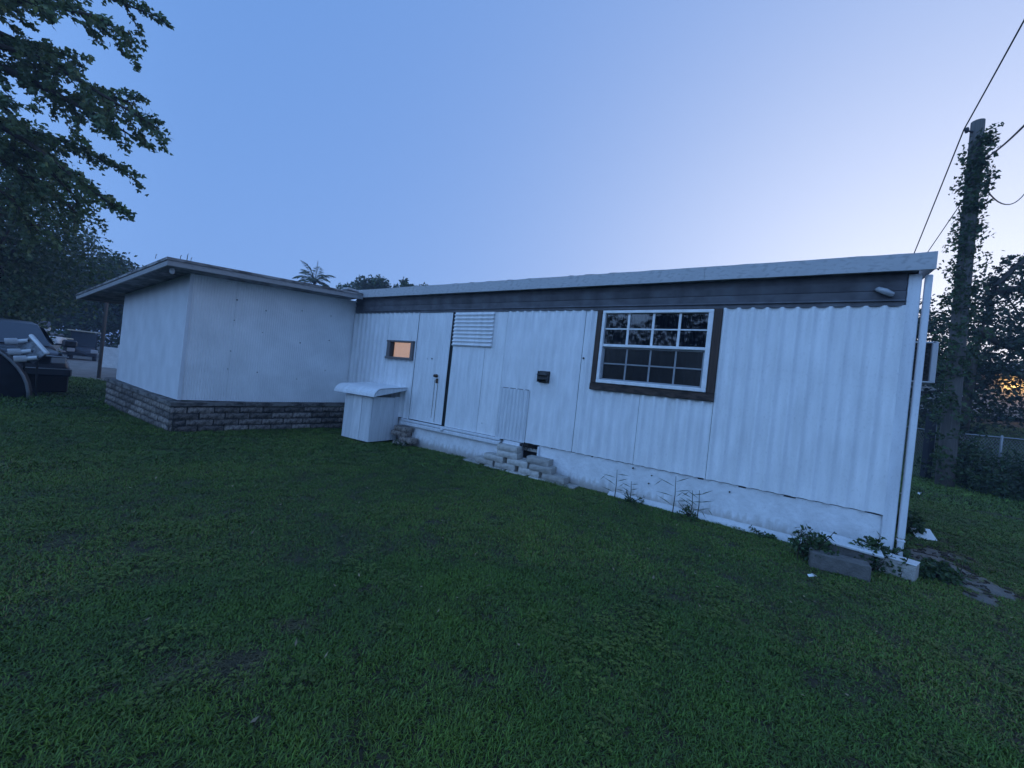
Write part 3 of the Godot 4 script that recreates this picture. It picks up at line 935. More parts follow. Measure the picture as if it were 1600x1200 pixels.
# ---------------------------------------------------------------- the annex
func make_annex() -> void:
	var t := thing("annex", "white boxy annex on a brick plinth with wide flat eaves", "annex", annex_t)
	# front frame: x along the front face away from the corner, z out of it
	var fb := Transform3D(Basis(Vector3.UP, deg_to_rad(86.0)), Vector3.ZERO)
	var wall_h := 2.96
	# roof plane height at a place in the annex frame
	var roof_y := func(p: Vector3) -> float: return 2.965 - p.z * 0.075 + p.x * 0.058
	# --- plinth
	var core := begin()
	bx(core, Vector3(-2.2, 0.18, -0.13), Vector3(4.4, 0.56, 0.18), 0.002)
	var plinth := part("plinth", core, M.mortar, t)
	var core2 := begin()
	bx(core2, Vector3(1.68, 0.18, -0.13), Vector3(3.36, 0.56, 0.18), 0.002)
	var pf := part("plinth", core2, M.mortar, t)
	pf.transform = fb
	var vars: Array = []
	for k in 6:
		vars.append(block_mesh(0.395, 0.104, 0.09, 40 + k, 0.006))
	var halves: Array = []
	for k in 2:
		halves.append(block_mesh(0.215, 0.104, 0.09, 60 + k, 0.006))
	for face in 2:
		var length := 4.4 if face == 1 else 3.34
		for row in 4:
			var x := 0.0
			var first := row % 2 == 1
			while x < length - 0.1:
				var short := first or x + 0.41 > length
				first = false
				var l := 0.225 if short else 0.405
				var b := put("brick", halves[rng.randi() % 2] if short else vars[rng.randi() % 6], M.bricks[rng.randi() % 5], pf if face == 0 else plinth)
				var y := 0.02 + row * 0.113 - 0.015
				var xx := x + l * 0.5
				var ymore := (0.02 if face == 0 else 0.018) * xx
				if row == 0: ymore = 0.0
				b.position = Vector3(xx if face == 0 else -xx, y + ymore * row / 3.0, -0.045 + rng.randf_range(-0.008, 0.006))
				b.rotation = Vector3(rng.randf_range(-0.02, 0.02), rng.randf_range(-0.012, 0.012), rng.randf_range(-0.008, 0.008))
				b.scale.x = rng.randf_range(0.965, 1.0)
				x += l + 0.006
	# --- cap of the plinth, in lengths
	for k in 3:
		var c := box_part("plinth_cap", Vector3(0.56 + 1.12 * k, 0.508 + 0.02 * (0.56 + 1.12 * k), -0.105), Vector3(1.113, 0.082, 0.25), M.cap, t, 0.008, Basis(Vector3.BACK, 0.02))
		c.transform = fb
	for k in 4:
		box_part("plinth_cap", Vector3(0.03 - 0.555 - 1.11 * k, 0.508 + 0.018 * (0.5 + 1.11 * k), -0.105), Vector3(1.104, 0.082, 0.25), M.cap, t, 0.008, Basis(Vector3.BACK, -0.018))
	# --- front wall of finely ribbed sheets
	var cuts := [0.085, 0.82, 2.08, 3.36]
	for k in 3:
		var s := begin(true)
		wavy(s, cuts[k] + 0.002, cuts[k + 1], 0.575, 2.9, -0.10 + 0.004 * (k % 2), 0.042, 0.0032, false, func(x): return 2.86 + 0.075 * x)
		var o := part("siding_panel", s, M.paint_annex, t)
		o.transform = fb
	var cb := box_part("corner_strip", Vector3(0.115, 1.72, -0.088), Vector3(0.06, 2.30, 0.012), M.trim, t)
	cb.transform = fb
	for q in [[0.83, 2.55], [0.82, 2.15], [0.815, 1.55], [0.80, 1.2], [1.35, 2.45], [1.33, 2.0], [2.05, 2.6], [2.08, 1.9], [2.09, 1.1], [2.7, 2.62], [2.72, 2.05], [2.7, 1.35], [1.31, 1.18], [0.14, 1.28]]:
		var nb := begin(true)
		var rr := 0.008 + 0.006 * rng.randf()
		tube(nb, [Vector3(q[0], q[1], -0.10), Vector3(q[0], q[1], -0.088), Vector3(q[0], q[1], -0.086)], [rr, rr, rr * 0.5], 6)
		var no := part("nail_head", nb, M.hood, t)
		no.transform = fb
	# --- left wall, smooth boards
	for k in 3:
		var s2 := begin()
		var xa := -0.075 - k * 1.32
		var xb := xa - 1.317
		var za := -0.10
		quad(s2, Vector3(xb, 0.575, za), Vector3(xa, 0.575, za), Vector3(xa, 2.87 + 0.058 * xa, za), Vector3(xb, 2.87 + 0.058 * xb, za), Vector3.BACK)
		quad(s2, Vector3(xb, 0.575, za - 0.04), Vector3(xa, 0.575, za - 0.04), Vector3(xa, 2.87 + 0.058 * xa, za - 0.04), Vector3(xb, 2.87 + 0.058 * xb, za - 0.04), Vector3.FORWARD)
		quad(s2, Vector3(xb, 0.575, za), Vector3(xb, 2.87 + 0.058 * xb, za), Vector3(xb, 2.87 + 0.058 * xb, za - 0.04), Vector3(xb, 0.575, za - 0.04), Vector3.LEFT)
		part("wall_board", s2, M.plywood, t)
	# back and far end so that the annex is closed
	var bk := begin()
	bx(bk, Vector3(-4.03, 1.55, -1.8), Vector3(0.06, 2.0, 3.3), 0.002)
	bx(bk, Vector3(-2.0, 1.55, -3.4), Vector3(4.1, 2.0, 0.06), 0.002)
	part("back_wall", bk, M.plywood, t)
	# --- roof: a thin tilted slab with deep eaves; corners in the annex frame
	var f_dir := fb.basis.x
	var c0 := Vector3(0.36, 0, 0.36)
	var c1 := Vector3(0.36, 0, 0.36) + f_dir * 3.52
	var c2 := Vector3(-6.15, 0, 0.36)
	var c3 := c2 + f_dir * 3.6
	var pts: Array[Vector3] = []
	for c in [c0, c1, c3, c2]:
		c.y = roof_y.call(c)
		pts.append(c)
	var rf := begin()
	var dn := Vector3(0, -0.045, 0)
	quad(rf, pts[0], pts[1], pts[2], pts[3], Vector3.UP)
	quad(rf, pts[0] + dn, pts[1] + dn, pts[2] + dn, pts[3] + dn, Vector3.DOWN)
	for k in 4:
		var a := pts[k]
		var b2 := pts[(k + 1) % 4]
		quad(rf, a, b2, b2 + dn, a + dn, (a + b2) * 0.5 - (pts[0] + pts[2]) * 0.5)
	var roof := part("roof", rf, M.fascia_dark, t)
	# fascia boards set back under the drip edge, and the soffit
	var edge := func(a: Vector3, b: Vector3, called: String, m: Material, back: float, low: float, high: float) -> void:
		var dir := (b - a).normalized()
		var inn := Vector3.UP.cross(dir).normalized()
		if inn.dot((pts[0] + pts[2]) * 0.5 - a) < 0.0: inn = -inn
		inn.y = 0.0
		var s := begin()
		var ln := (b - a).length()
		bx(s, Vector3.ZERO, Vector3(ln - 0.03, high - low, 0.028), 0.003)
		var o := part(called, s, m, roof)
		var bz := -inn.normalized()
		var by := bz.cross(dir).normalized()
		o.transform = Transform3D(Basis(dir, by, bz), (a + b) * 0.5 + inn * back + Vector3(0, (low + high) * 0.5, 0))
	edge.call(pts[0], pts[1], "fascia", M.fascia_annex, 0.03, -0.135, -0.047)
	edge.call(pts[3], pts[0], "fascia", M.fascia_annex, 0.03, -0.135, -0.047)
	edge.call(pts[2], pts[3], "fascia", M.fascia_annex, 0.03, -0.135, -0.047)
	var sf := begin()
	var dn2 := Vector3(0, -0.118, 0)
	quad(sf, pts[0] + dn2 + Vector3(-0.05, 0, -0.05), pts[1] + dn2 + Vector3(-0.05, 0, 0.05), pts[2] + dn2 + Vector3(0.05, 0, 0.05), pts[3] + dn2 + Vector3(0.05, 0, -0.05), Vector3.DOWN)
	quad(sf, pts[0] + dn2 + Vector3(-0.05, 0.02, -0.05), pts[1] + dn2 + Vector3(-0.05, 0.02, 0.05), pts[2] + dn2 + Vector3(0.05, 0.02, 0.05), pts[3] + dn2 + Vector3(0.05, 0.02, -0.05), Vector3.UP)
	part("soffit", sf, M.soffit, roof)
	var lamp := begin(true)
	var lp := Vector3(0.14, 2.80, 0.22)
	tube(lamp, [lp + Vector3(0, 0.03, 0), lp, lp + Vector3(0, -0.05, 0), lp + Vector3(0, -0.07, 0)], [0.025, 0.034, 0.034, 0.015], 8)
	part("eave_lamp", lamp, M.trim, roof)
	box_part("flashing", c1.lerp(c0, 0.03) + Vector3(-0.14, roof_y.call(c1) + 0.025, 0.15), Vector3(0.22, 0.05, 0.30), M.fascia, roof, 0.01)

# ---------------------------------------------------------------- things by the wall
func make_storage_box() -> void:
	var t := thing("storage_box", "small white plank storage box with rounded corrugated lid", "storage box", home * Transform3D(Basis(Vector3.UP, 0.05), Vector3(-8.25, 0, 0.42)))
	# planks: front face three boards, right side one wide and one narrow
	var xs := [-0.42, -0.15, 0.12, 0.385]
	for k in 3:
		box_part("plank", Vector3((xs[k] + xs[k + 1]) / 2, 0.48, 0.365 + 0.003 * (k % 2)), Vector3(xs[k + 1] - xs[k] - 0.009, 0.90, 0.02), M.boxpaint if k != 1 else M.paint_b, t, 0.004)
	box_part("corner_post", Vector3(0.402, 0.48, 0.366), Vector3(0.03, 0.90, 0.026), M.boxpaint, t, 0.006)
	box_part("plank", Vector3(0.40, 0.485, 0.06), Vector3(0.02, 0.91, 0.57), M.boxpaint, t, 0.004)
	box_part("plank", Vector3(0.398, 0.495, -0.305), Vector3(0.02, 0.93, 0.145), M.boxpaint, t, 0.004)
	box_part("plank", Vector3(-0.415, 0.49, -0.01), Vector3(0.02, 0.91, 0.72), M.boxpaint, t, 0.004)
	box_part("inside", Vector3(-0.01, 0.46, -0.03), Vector3(0.78, 0.80, 0.70), M.dark, t)
	# lid: a ribbed sheet that runs out level from the wall and curls down at the front
	var prof: Array[Vector2] = []
	for k in 5:
		prof.append(Vector2(lerpf(-0.41, 0.28, k / 4.0), lerpf(1.19, 1.135, k / 4.0)))
	for k in range(1, 9):
		var a := k / 8.0 * PI * 0.5
		prof.append(Vector2(0.28 + sin(a) * 0.22, 0.955 + cos(a) * 0.18))
	var s := begin(true)
	var n := 120
	var p := func(i: int, j: int, d: float) -> Vector3:
		var x := lerpf(-0.64, 0.60, float(i) / n)
		var q := prof[j]
		var q2 := prof[mini(j + 1, prof.size() - 1)] - prof[maxi(j - 1, 0)]
		var nn := Vector2(-q2.y, q2.x).normalized()
		var r := 0.0075 * sin(float(i) / n * 16.0 * TAU) + d
		return Vector3(x, q.y + nn.y * r, q.x + nn.x * r)
	for i in n:
		for j in prof.size() - 1:
			quad(s, p.call(i, j, 0.0), p.call(i + 1, j, 0.0), p.call(i + 1, j + 1, 0.0), p.call(i, j + 1, 0.0), Vector3(0, 1, 0.7))
			quad(s, p.call(i, j, -0.012), p.call(i + 1, j, -0.012), p.call(i + 1, j + 1, -0.012), p.call(i, j + 1, -0.012), Vector3(0, -1, -0.7))
	var lid := part("lid", s, M.paint, t)
	for sx in [-0.628, 0.585]:
		var e := begin()
		for j in prof.size() - 1:
			var lowa := lerpf(1.13, 0.962, clampf((prof[j].x + 0.41) / 0.9, 0, 1))
			var lowb := lerpf(1.13, 0.962, clampf((prof[j + 1].x + 0.41) / 0.9, 0, 1))
			for d in [-0.008, 0.008]:
				quad(e, Vector3(sx + d, lowa, prof[j].x), Vector3(sx + d, lowb, prof[j + 1].x), Vector3(sx + d, maxf(prof[j + 1].y - 0.014, lowb), prof[j + 1].x - 0.01), Vector3(sx + d, maxf(prof[j].y - 0.014, lowa), prof[j].x - 0.01), Vector3(d, 0, 0))
			quad(e, Vector3(sx - 0.008, lowa, prof[j].x), Vector3(sx + 0.008, lowa, prof[j].x), Vector3(sx + 0.008, lowb, prof[j + 1].x), Vector3(sx - 0.008, lowb, prof[j + 1].x), Vector3.DOWN)
		part("end_board", e, M.boxpaint, lid)

func make_bricks() -> void:
	var vars: Array = []
	for k in 5:
		vars.append(block_mesh(0.40, 0.097, 0.2, 80 + k, 0.008))
	var t := thing("brick_steps", "pyramid of loose rock-faced bricks stacked before the vent opening", "brick steps", home * Transform3D(Basis(), Vector3(-4.63, 0, 0.14)))
	for row in 5:
		var n := 5 - row
		for k in n:
			var skip := row == 0 and k == 4
			if row == 4: continue
			var b := put("brick", vars[rng.randi() % 5], M.blocks[(row + k) % 4], t)
			b.position = Vector3((k - (n - 1) * 0.5) * 0.472 + (0.09 if row == 3 and k == 1 else 0.0) + rng.randf_range(-0.028, 0.028) - (0.0 if not skip else 0.08), -0.058 + row * 0.1015, 0.02 + rng.randf_range(-0.03, 0.03) - row * 0.012)
			b.rotation = Vector3(0, rng.randf_range(-0.08, 0.08), rng.randf_range(-0.014, 0.014))
	var top := put("brick", vars[2], M.blocks[2], t)
	top.position = Vector3(-0.24, 0.349, 0.0)
	top.rotation.y = 0.03
	var u := thing("brick_pile", "short stack of weathered bricks beside the storage box under the rail", "brick pile", home * Transform3D(Basis(), Vector3(-7.50, 0, 0.12)))
	for q in [[0.0, -0.03, 0.10, 0.05], [0.13, 0.07, 0.02, -0.1], [-0.10, 0.17, 0.0, 0.2], [-0.06, 0.27, 0.0, -0.1]]:
		var b2 := put("brick", vars[rng.randi() % 5], M.bricks[4], u)
		b2.position = Vector3(q[0], q[1], q[2] * 0.4)
		b2.rotation.y = q[3]

func make_corner_blocks() -> void:
	var place := func(px: float, y: float, pz: float, turn: float) -> Transform3D:
		return Transform3D(Basis(Vector3.UP, turn), Vector3(px, y, pz))
	var turn := -atan2(0.23, 0.35) * 1.0
	var t := thing("concrete_block", "long grey concrete block lying in weeds before the white corner", "concrete block", place.call(3.40, 0.0, -3.83, turn))
	var s := begin()
	bx(s, Vector3(0, 0.06, 0), Vector3(0.46, 0.19, 0.16), 0.012)
	part("block_body", s, M.concrete, t)
	var t2 := thing("concrete_block", "white-topped concrete block at the foot of the downspout", "concrete block", place.call(4.07, 0.0, -3.92, 0.62))
	box_part("block_body", Vector3(0, 0.075, 0), Vector3(0.19, 0.17, 0.29), M.blocks[0], t2, 0.010)
	box_part("painted_top", Vector3(0, 0.168, 0), Vector3(0.195, 0.012, 0.295), M.white_top, t2, 0.004)
	var t3 := thing("stone_slab", "flat white slab tilted on stones behind the grey block", "slab", place.call(3.70, 0.185, -4.06, turn))
	box_part("slab_top", Vector3(0, 0.03, 0), Vector3(0.50, 0.035, 0.22), M.white_top, t3, 0.010, Basis(Vector3.RIGHT, 0.18) * Basis(Vector3.BACK, -0.05))
	var u := begin()
	bx(u, Vector3(0.0, -0.07, 0.0), Vector3(0.36, 0.16, 0.17), 0.012)
	part("slab_base", u, M.concrete, t3)
	var pp := thing("paper_sheet", "white square of paper lying on the grass right of the downspout", "paper", place.call(5.84, gh(5.84, -5.32) + 0.05, -5.32, 0.0))
	box_part("sheet", Vector3.ZERO, Vector3(0.20, 0.006, 0.24), M.paper, pp, 0.001, Basis(Vector3(0.67, 0, 0.74).normalized(), 0.42) * Basis(Vector3.UP, -0.5))
	var k := 0
	for q in [[2.92, -3.56, 0.05, "small torn white scrap on the grass left of the grey block"], [9.3, -8.65, 0.09, "white scrap in the grass near the bushes by the fence"], [8.6, -8.35, 0.06, "tiny pale scrap in the grass close behind the home's corner"]]:
		var sc := thing("paper_scrap", q[3], "scrap", place.call(q[0], gh(q[0], q[1]) + 0.05, q[1], 0.7 * k))
		var g := begin()
		bx(g, Vector3.ZERO, Vector3(q[2], 0.004, q[2] * 0.5), 0.001, Basis(Vector3(1, 0, 0.4).normalized(), 0.6))
		bx(g, Vector3(q[2] * 0.4, 0.012, 0.01), Vector3(q[2] * 0.6, 0.004, q[2] * 0.6), 0.001, Basis(Vector3(0.3, 0, 1).normalized(), -0.5))
		part("scrap_sheet", g, M.paper, sc)
		k += 1
	var st := thing("stone", "small dark stone on the patch of bare soil", "stone", place.call(4.97, 0.045, -4.28, 0.4))
	part("stone_body", _lump(0.055, 0.028, 0.04, 5), M.hood, st)

func _lump(rx: float, ry: float, rz: float, sd: int) -> SurfaceTool:
	var f := FastNoiseLite.new()
	f.seed = sd
	f.frequency = 0.7
	var s := begin(true)
	var p := func(i: int, j: int) -> Vector3:
		var a := TAU * (i % 10) / 10.0
		var b := PI * j / 6.0
		var d := Vector3(cos(a) * sin(b), cos(b), sin(a) * sin(b))
		return d * Vector3(rx, ry, rz) * (1.0 + 0.35 * f.get_noise_3dv(d * 2.0))
	for i in 10:
		for j in 6:
			quad(s, p.call(i, j), p.call(i + 1, j), p.call(i + 1, j + 1), p.call(i, j + 1), p.call(i, j) + p.call(i + 1, j + 1))
	return s

func make_air_conditioner() -> void:
	var t := thing("air_conditioner", "window air conditioner jutting out past the corner of the home", "air conditioner", home * Transform3D(Basis(), Vector3(0.0, 2.11, -1.72)))
	box_part("casing", Vector3(0.27, 0.27, -0.02), Vector3(0.50, 0.50, 0.44), M.hood, t, 0.01)
	var f := begin()
	bx(f, Vector3(0.535, 0.27, 0.0), Vector3(0.06, 0.55, 0.50), 0.008)
	part("outer_grille", f, M.lens, t)
	var e := begin()
	bx(e, Vector3(0.27, 0.532, 0.0), Vector3(0.54, 0.022, 0.50), 0.004)
	bx(e, Vector3(0.27, 0.006, 0.0), Vector3(0.54, 0.022, 0.50), 0.004)
	part("edge_rail", e, M.lens, t)
	for k in 9:
		box_part("louver", Vector3(0.27, 0.06 + k * 0.05, 0.212), Vector3(0.42, 0.012, 0.03), M.rubber, t, 0.002, Basis(Vector3.RIGHT, 0.5))
	var b := begin()
	bx(b, Vector3(0.26, -0.055, 0.05), Vector3(0.52, 0.03, 0.05), 0.004)
	bx(b, Vector3(0.20, -0.13, 0.05), Vector3(0.42, 0.025, 0.03), 0.003, Basis(Vector3.BACK, 0.35))
	part("bracket", b, M.steel, t)

# ---------------------------------------------------------------- pole, wires and fence
func make_pole() -> void:
	var t := thing("utility_pole", "tall wooden utility pole wrapped in vines behind the home's right corner", "utility pole", Transform3D(Basis(), Vector3(11.95, 0, -10.5)))
	var s := begin(true)
	var pts: Array = []
	var rad: Array = []
	for k in 11:
		var f := k / 10.0
		pts.append(Vector3(-0.15 * f, lerpf(-0.2, 9.93, f), 0))
		rad.append(lerpf(0.19, 0.135, f))
	tube(s, pts, rad, 12)
	part("pole_shaft", s, M.pole_wood, t)
	var hw := begin(true)
	tube(hw, [Vector3(-0.12, 9.62, 0), Vector3(-0.45, 9.64, 0.02)], [0.025, 0.02], 6)
	tube(hw, [Vector3(-0.45, 9.58, 0.02), Vector3(-0.45, 9.66, 0.02), Vector3(-0.45, 9.72, 0.02)], [0.03, 0.05, 0.03], 8)
	tube(hw, [Vector3(-0.12, 8.86, 0.1), Vector3(0.06, 8.88, 0.16)], [0.02, 0.03], 6)
	part("insulator", hw, M.cable, t)
	var L := Leaves.new()
	for i in 300:
		var y := 9.2 * pow(rng.randf(), 0.9) + 0.2
		var reach := lerpf(0.85, 0.20, pow(clampf(y / 9.2, 0, 1), 1.2)) * (0.5 + 0.85 * absf(lawn_noise.get_noise_1d(y * 90.0)) * 2.0)
		var left := -1.0 if rng.randf() < 0.66 else 1.0
		var c := Vector3(-0.15 * y / 9.9 + left * reach * rng.randf_range(0.0, 1.0) * (1.0 if left < 0 else 0.55), y, 0.12 + rng.randfn() * 0.16)
		clump(L, c, Vector3(0.14, 0.20, 0.14), 18, 0.075, Color(0.040, 0.075, 0.026), true)
	kind(put("vine", L.mesh(), M.leaf, t), "stuff")

func wire(called: String, label: String, pts: Array, r: float, sag: float) -> void:
	var s := begin(true)
	var out: Array = []
	var rad: Array = []
	for i in pts.size() - 1:
		for k in 12:
			var f := k / 12.0
			out.append(pts[i].lerp(pts[i + 1], f) - Vector3(0, sag * 4.0 * f * (1.0 - f), 0))
			rad.append(r)
	out.append(pts[-1])
	rad.append(r)
	tube(s, out, rad, 5)
	var o := part(called, s, M.cable)
	tag(o, label, "wire", "wires on the utility pole")

func make_wires() -> void:
	wire("overhead_wire", "long wire running over the pole top down behind the roof", [Vector3(6.2, 10.6, -3.2), Vector3(11.42, 9.66, -10.48), Vector3(17.6, 5.4, -19.0)], 0.016, 0.05)
	wire("overhead_wire", "thin service wire slanting from the vines down behind the roof corner", [Vector3(11.75, 8.0, -10.5), Vector3(15.6, 6.4, -16.5)], 0.012, 0.02)
	wire("overhead_wire", "thick cable rising from the pole to the upper right frame edge", [Vector3(11.98, 8.88, -10.4), Vector3(7.4, 6.6, -5.6)], 0.02, 0.10)
	wire("overhead_wire", "sagging cable leaving the pole to the right below the thick one", [Vector3(12.05, 8.34, -10.5), Vector3(19.6, 11.3, -15.5)], 0.018, 0.55)

func make_fence() -> void:
	var run := func(a: Vector3, b: Vector3, label: String, n: int) -> void:
		var t := thing("chain_link_fence", label, "fence", Transform3D())
		var dir := (b - a) / n
		for k in n + 1:
			var p := a + dir * k
			p.y = gh(p.x, p.z)
			var s := begin(true)
			tube(s, [p + Vector3(0, -0.2, 0), p + Vector3(0, 1.52, 0), p + Vector3(0, 1.55, 0)], [0.03, 0.03, 0.015], 8)
			part("post", s, M.steel, t)
		var rail := begin(true)
		tube(rail, [a + Vector3(0, gh(a.x, a.z) + 1.46, 0), b + Vector3(0, gh(b.x, b.z) + 1.46, 0)], [0.02, 0.02], 6)
		part("top_rail", rail, M.steel, t)
		var w := begin(true)
		var ln := (b - a).length()
		var dn := (b - a) / ln
		var u := -1.4
		while u < ln:
			for sgn in [1.0, -1.0]:
				var u0: float = u if sgn > 0 else u + 1.4
				var y0 := 0.03
				var u1: float = u0 + 1.4 * sgn
				var y1 := 1.43
				if u0 < 0.0: y0 -= u0; u0 = 0.0
				if u1 < 0.0: y1 += u1; u1 = 0.0
				if u0 > ln: y0 += u0 - ln; u0 = ln
				if u1 > ln: y1 -= u1 - ln; u1 = ln
				if absf(u1 - u0) < 0.05: continue
				var pa: Vector3 = a + dn * u0
				var pb: Vector3 = a + dn * u1
				pa.y = gh(pa.x, pa.z) + y0
				pb.y = gh(pb.x, pb.z) + y1
				tube(w, [pa, pb], [0.0035, 0.0035], 3, false)
			u += 0.11
		kind(part("wire_mesh", w, M.steel, t), "stuff")
	run.call(Vector3(12.6, 0, -11.3), Vector3(20.5, 0, -11.9), "grey chain-link fence running right from the utility pole", 4)
	run.call(Vector3(12.55, 0, -11.5), Vector3(14.2, 0, -17.5), "chain-link fence running away behind the utility pole", 3)
	var g := thing("gate_post", "thick dark fence post just left of the utility pole", "post", Transform3D(Basis(), Vector3(12.55, gh(12.55, -11.6), -11.55)))
	box_part("post_shaft", Vector3(0, 0.9, 0), Vector3(0.17, 2.2, 0.17), M.dark_room, g, 0.01)
	box_part("edge_pipe", Vector3(0.13, 0.75, 0.03), Vector3(0.035, 1.9, 0.035), M.steel, g, 0.01)
	var g2 := thing("gate_post", "second dark post close beside the pole foot", "post", Transform3D(Basis(), Vector3(12.42, gh(12.4, -11.0), -11.0)))
	box_part("post_shaft", Vector3(0, 0.8, 0), Vector3(0.12, 1.8, 0.12), M.dark_room, g2, 0.01)

# ---------------------------------------------------------------- vehicles and things at the left
func loft(s: SurfaceTool, secs: Array) -> void:   # each section: [x, half width low, half width high, y low, y high]; closed at both ends
	var ring := func(c: Array) -> Array[Vector3]:
		var o: Array[Vector3] = []
		for q in [[-1.0, 0.0], [-1.0, 0.55], [-0.93, 0.9], [-0.80, 1.0], [0.80, 1.0], [0.93, 0.9], [1.0, 0.55], [1.0, 0.0]]:
			o.append(Vector3(c[0], lerpf(c[3], c[4], q[1]), q[0] * lerpf(c[1], c[2], q[1])))
		return o
	for i in secs.size() - 1:
		var a: Array[Vector3] = ring.call(secs[i])
		var b: Array[Vector3] = ring.call(secs[i + 1])
		var mid := Vector3((secs[i][0] + secs[i + 1][0]) / 2, (secs[i][3] + secs[i][4]) / 2, 0)
		for k in 8:
			var k2 := (k + 1) % 8
			quad(s, a[k], a[k2], b[k2], b[k], (a[k] + a[k2] + b[k] + b[k2]) * 0.25 - mid)
	for e in [0, secs.size() - 1]:
		var r: Array[Vector3] = ring.call(secs[e])
		for k in range(1, 7):
			tri(s, r[0], r[k], r[k + 1], Vector3(-1.0 if e == 0 else 1.0, 0, 0))

func wheel(t: Node3D, p: Vector3, r: float, wdt: float) -> void:
	var s := begin(true)
	tube(s, [p + Vector3(0, 0, -wdt), p + Vector3(0, 0, -wdt * 0.8), p + Vector3(0, 0, wdt * 0.8), p + Vector3(0, 0, wdt)], [r * 0.86, r, r, r * 0.86], 20)
	var o := part("wheel", s, M.rubber, t)
	var q := begin(true)
	tube(q, [p + Vector3(0, 0, -wdt - 0.006), p + Vector3(0, 0, wdt + 0.006)], [r * 0.58, r * 0.58], 14)
	part("rim", q, M.steel, o)

func make_truck() -> void:
	# x points to the truck's nose
	var t := thing("pickup_truck", "dark blue pickup truck parked nose-first at the left frame edge", "pickup truck", Transform3D(home.basis * Basis(Vector3.UP, 0.10), Vector3(-11.66, 0, -9.06)) * Transform3D(Basis(), Vector3(0, 0, 0)))
	var s := begin(true)
	loft(s, [[-4.6, 0.90, 0.90, 0.50, 1.10], [-2.3, 0.96, 0.94, 0.42, 1.14], [-1.0, 0.97, 0.93, 0.42, 1.14], [-0.30, 0.97, 0.90, 0.45, 1.09], [-0.05, 0.95, 0.86, 0.48, 1.03], [0.02, 0.90, 0.80, 0.52, 0.96]])
	part("body", s, M.car_paint, t)
	var c := begin(true)
	loft(c, [[-3.3, 0.88, 0.74, 1.08, 1.66], [-3.0, 0.90, 0.76, 1.10, 1.76], [-1.95, 0.90, 0.76, 1.10, 1.78], [-1.78, 0.90, 0.75, 1.10, 1.73], [-0.98, 0.88, 0.84, 1.08, 1.16]])
	part("cab", c, M.car_paint, t)
	var g := begin()
	var wa := [Vector3(-1.72, 1.69, -0.66), Vector3(-1.72, 1.69, 0.66), Vector3(-0.98, 1.165, 0.78), Vector3(-0.98, 1.165, -0.78)]
	var o := Vector3(0.55, 0.8, 0).normalized() * 0.022
	quad(g, wa[0] + o, wa[1] + o, wa[2] + o, wa[3] + o, o)
	part("windshield", g, M.car_glass, t)
	for sz in [-1.0, 1.0]:
		var w := begin()
		quad(w, Vector3(-2.6, 1.22, sz * 0.905), Vector3(-1.25, 1.22, sz * 0.905), Vector3(-1.85, 1.66, sz * 0.80), Vector3(-2.55, 1.66, sz * 0.80), Vector3(0, 0, sz))
		part("side_window", w, M.car_glass, t)
		var m := begin()
		bx(m, Vector3(-1.12, 1.30, sz * 1.14), Vector3(0.12, 0.20, 0.28), 0.04)
		bx(m, Vector3(-1.12, 1.25, sz * 0.96), Vector3(0.05, 0.05, 0.16), 0.01)
		part("wing_mirror", m, M.car_paint, t)
		var h := begin()
		bx(h, Vector3(0.005, 0.86, sz * 0.70), Vector3(0.07, 0.15, 0.26), 0.02)
		part("headlight", h, M.lens, t)
		box_part("fender_edge", Vector3(-0.12, 1.045, sz * 0.78), Vector3(0.34, 0.02, 0.12), M.car_paint, t, 0.008)
	var gr := begin()
	for k in 4:
		bx(gr, Vector3(0.03, 0.78 + k * 0.045, 0), Vector3(0.03, 0.018, 1.06), 0.004)
	bx(gr, Vector3(0.01, 0.85, 0), Vector3(0.02, 0.20, 1.10), 0.004)
	part("grille", gr, M.rubber, t)
	box_part("grille_bar", Vector3(0.045, 0.965, 0), Vector3(0.03, 0.03, 1.72), M.chrome, t, 0.008)
	box_part("bumper", Vector3(0.07, 0.58, 0), Vector3(0.16, 0.20, 1.84), M.car_paint, t, 0.03)
	box_part("bumper_strip", Vector3(0.155, 0.66, 0), Vector3(0.012, 0.016, 1.78), M.chrome, t, 0.003)
	box_part("number_plate", Vector3(0.158, 0.585, 0.1), Vector3(0.012, 0.12, 0.30), M.lens, t, 0.003)
	box_part("valance", Vector3(-0.06, 0.29, 0), Vector3(0.16, 0.44, 1.82), M.rubber, t, 0.03)
	for x in [-0.85, -3.7]:
		for z in [-0.82, 0.82]:
			wheel(t, Vector3(x, 0.37, z), 0.37, 0.12)

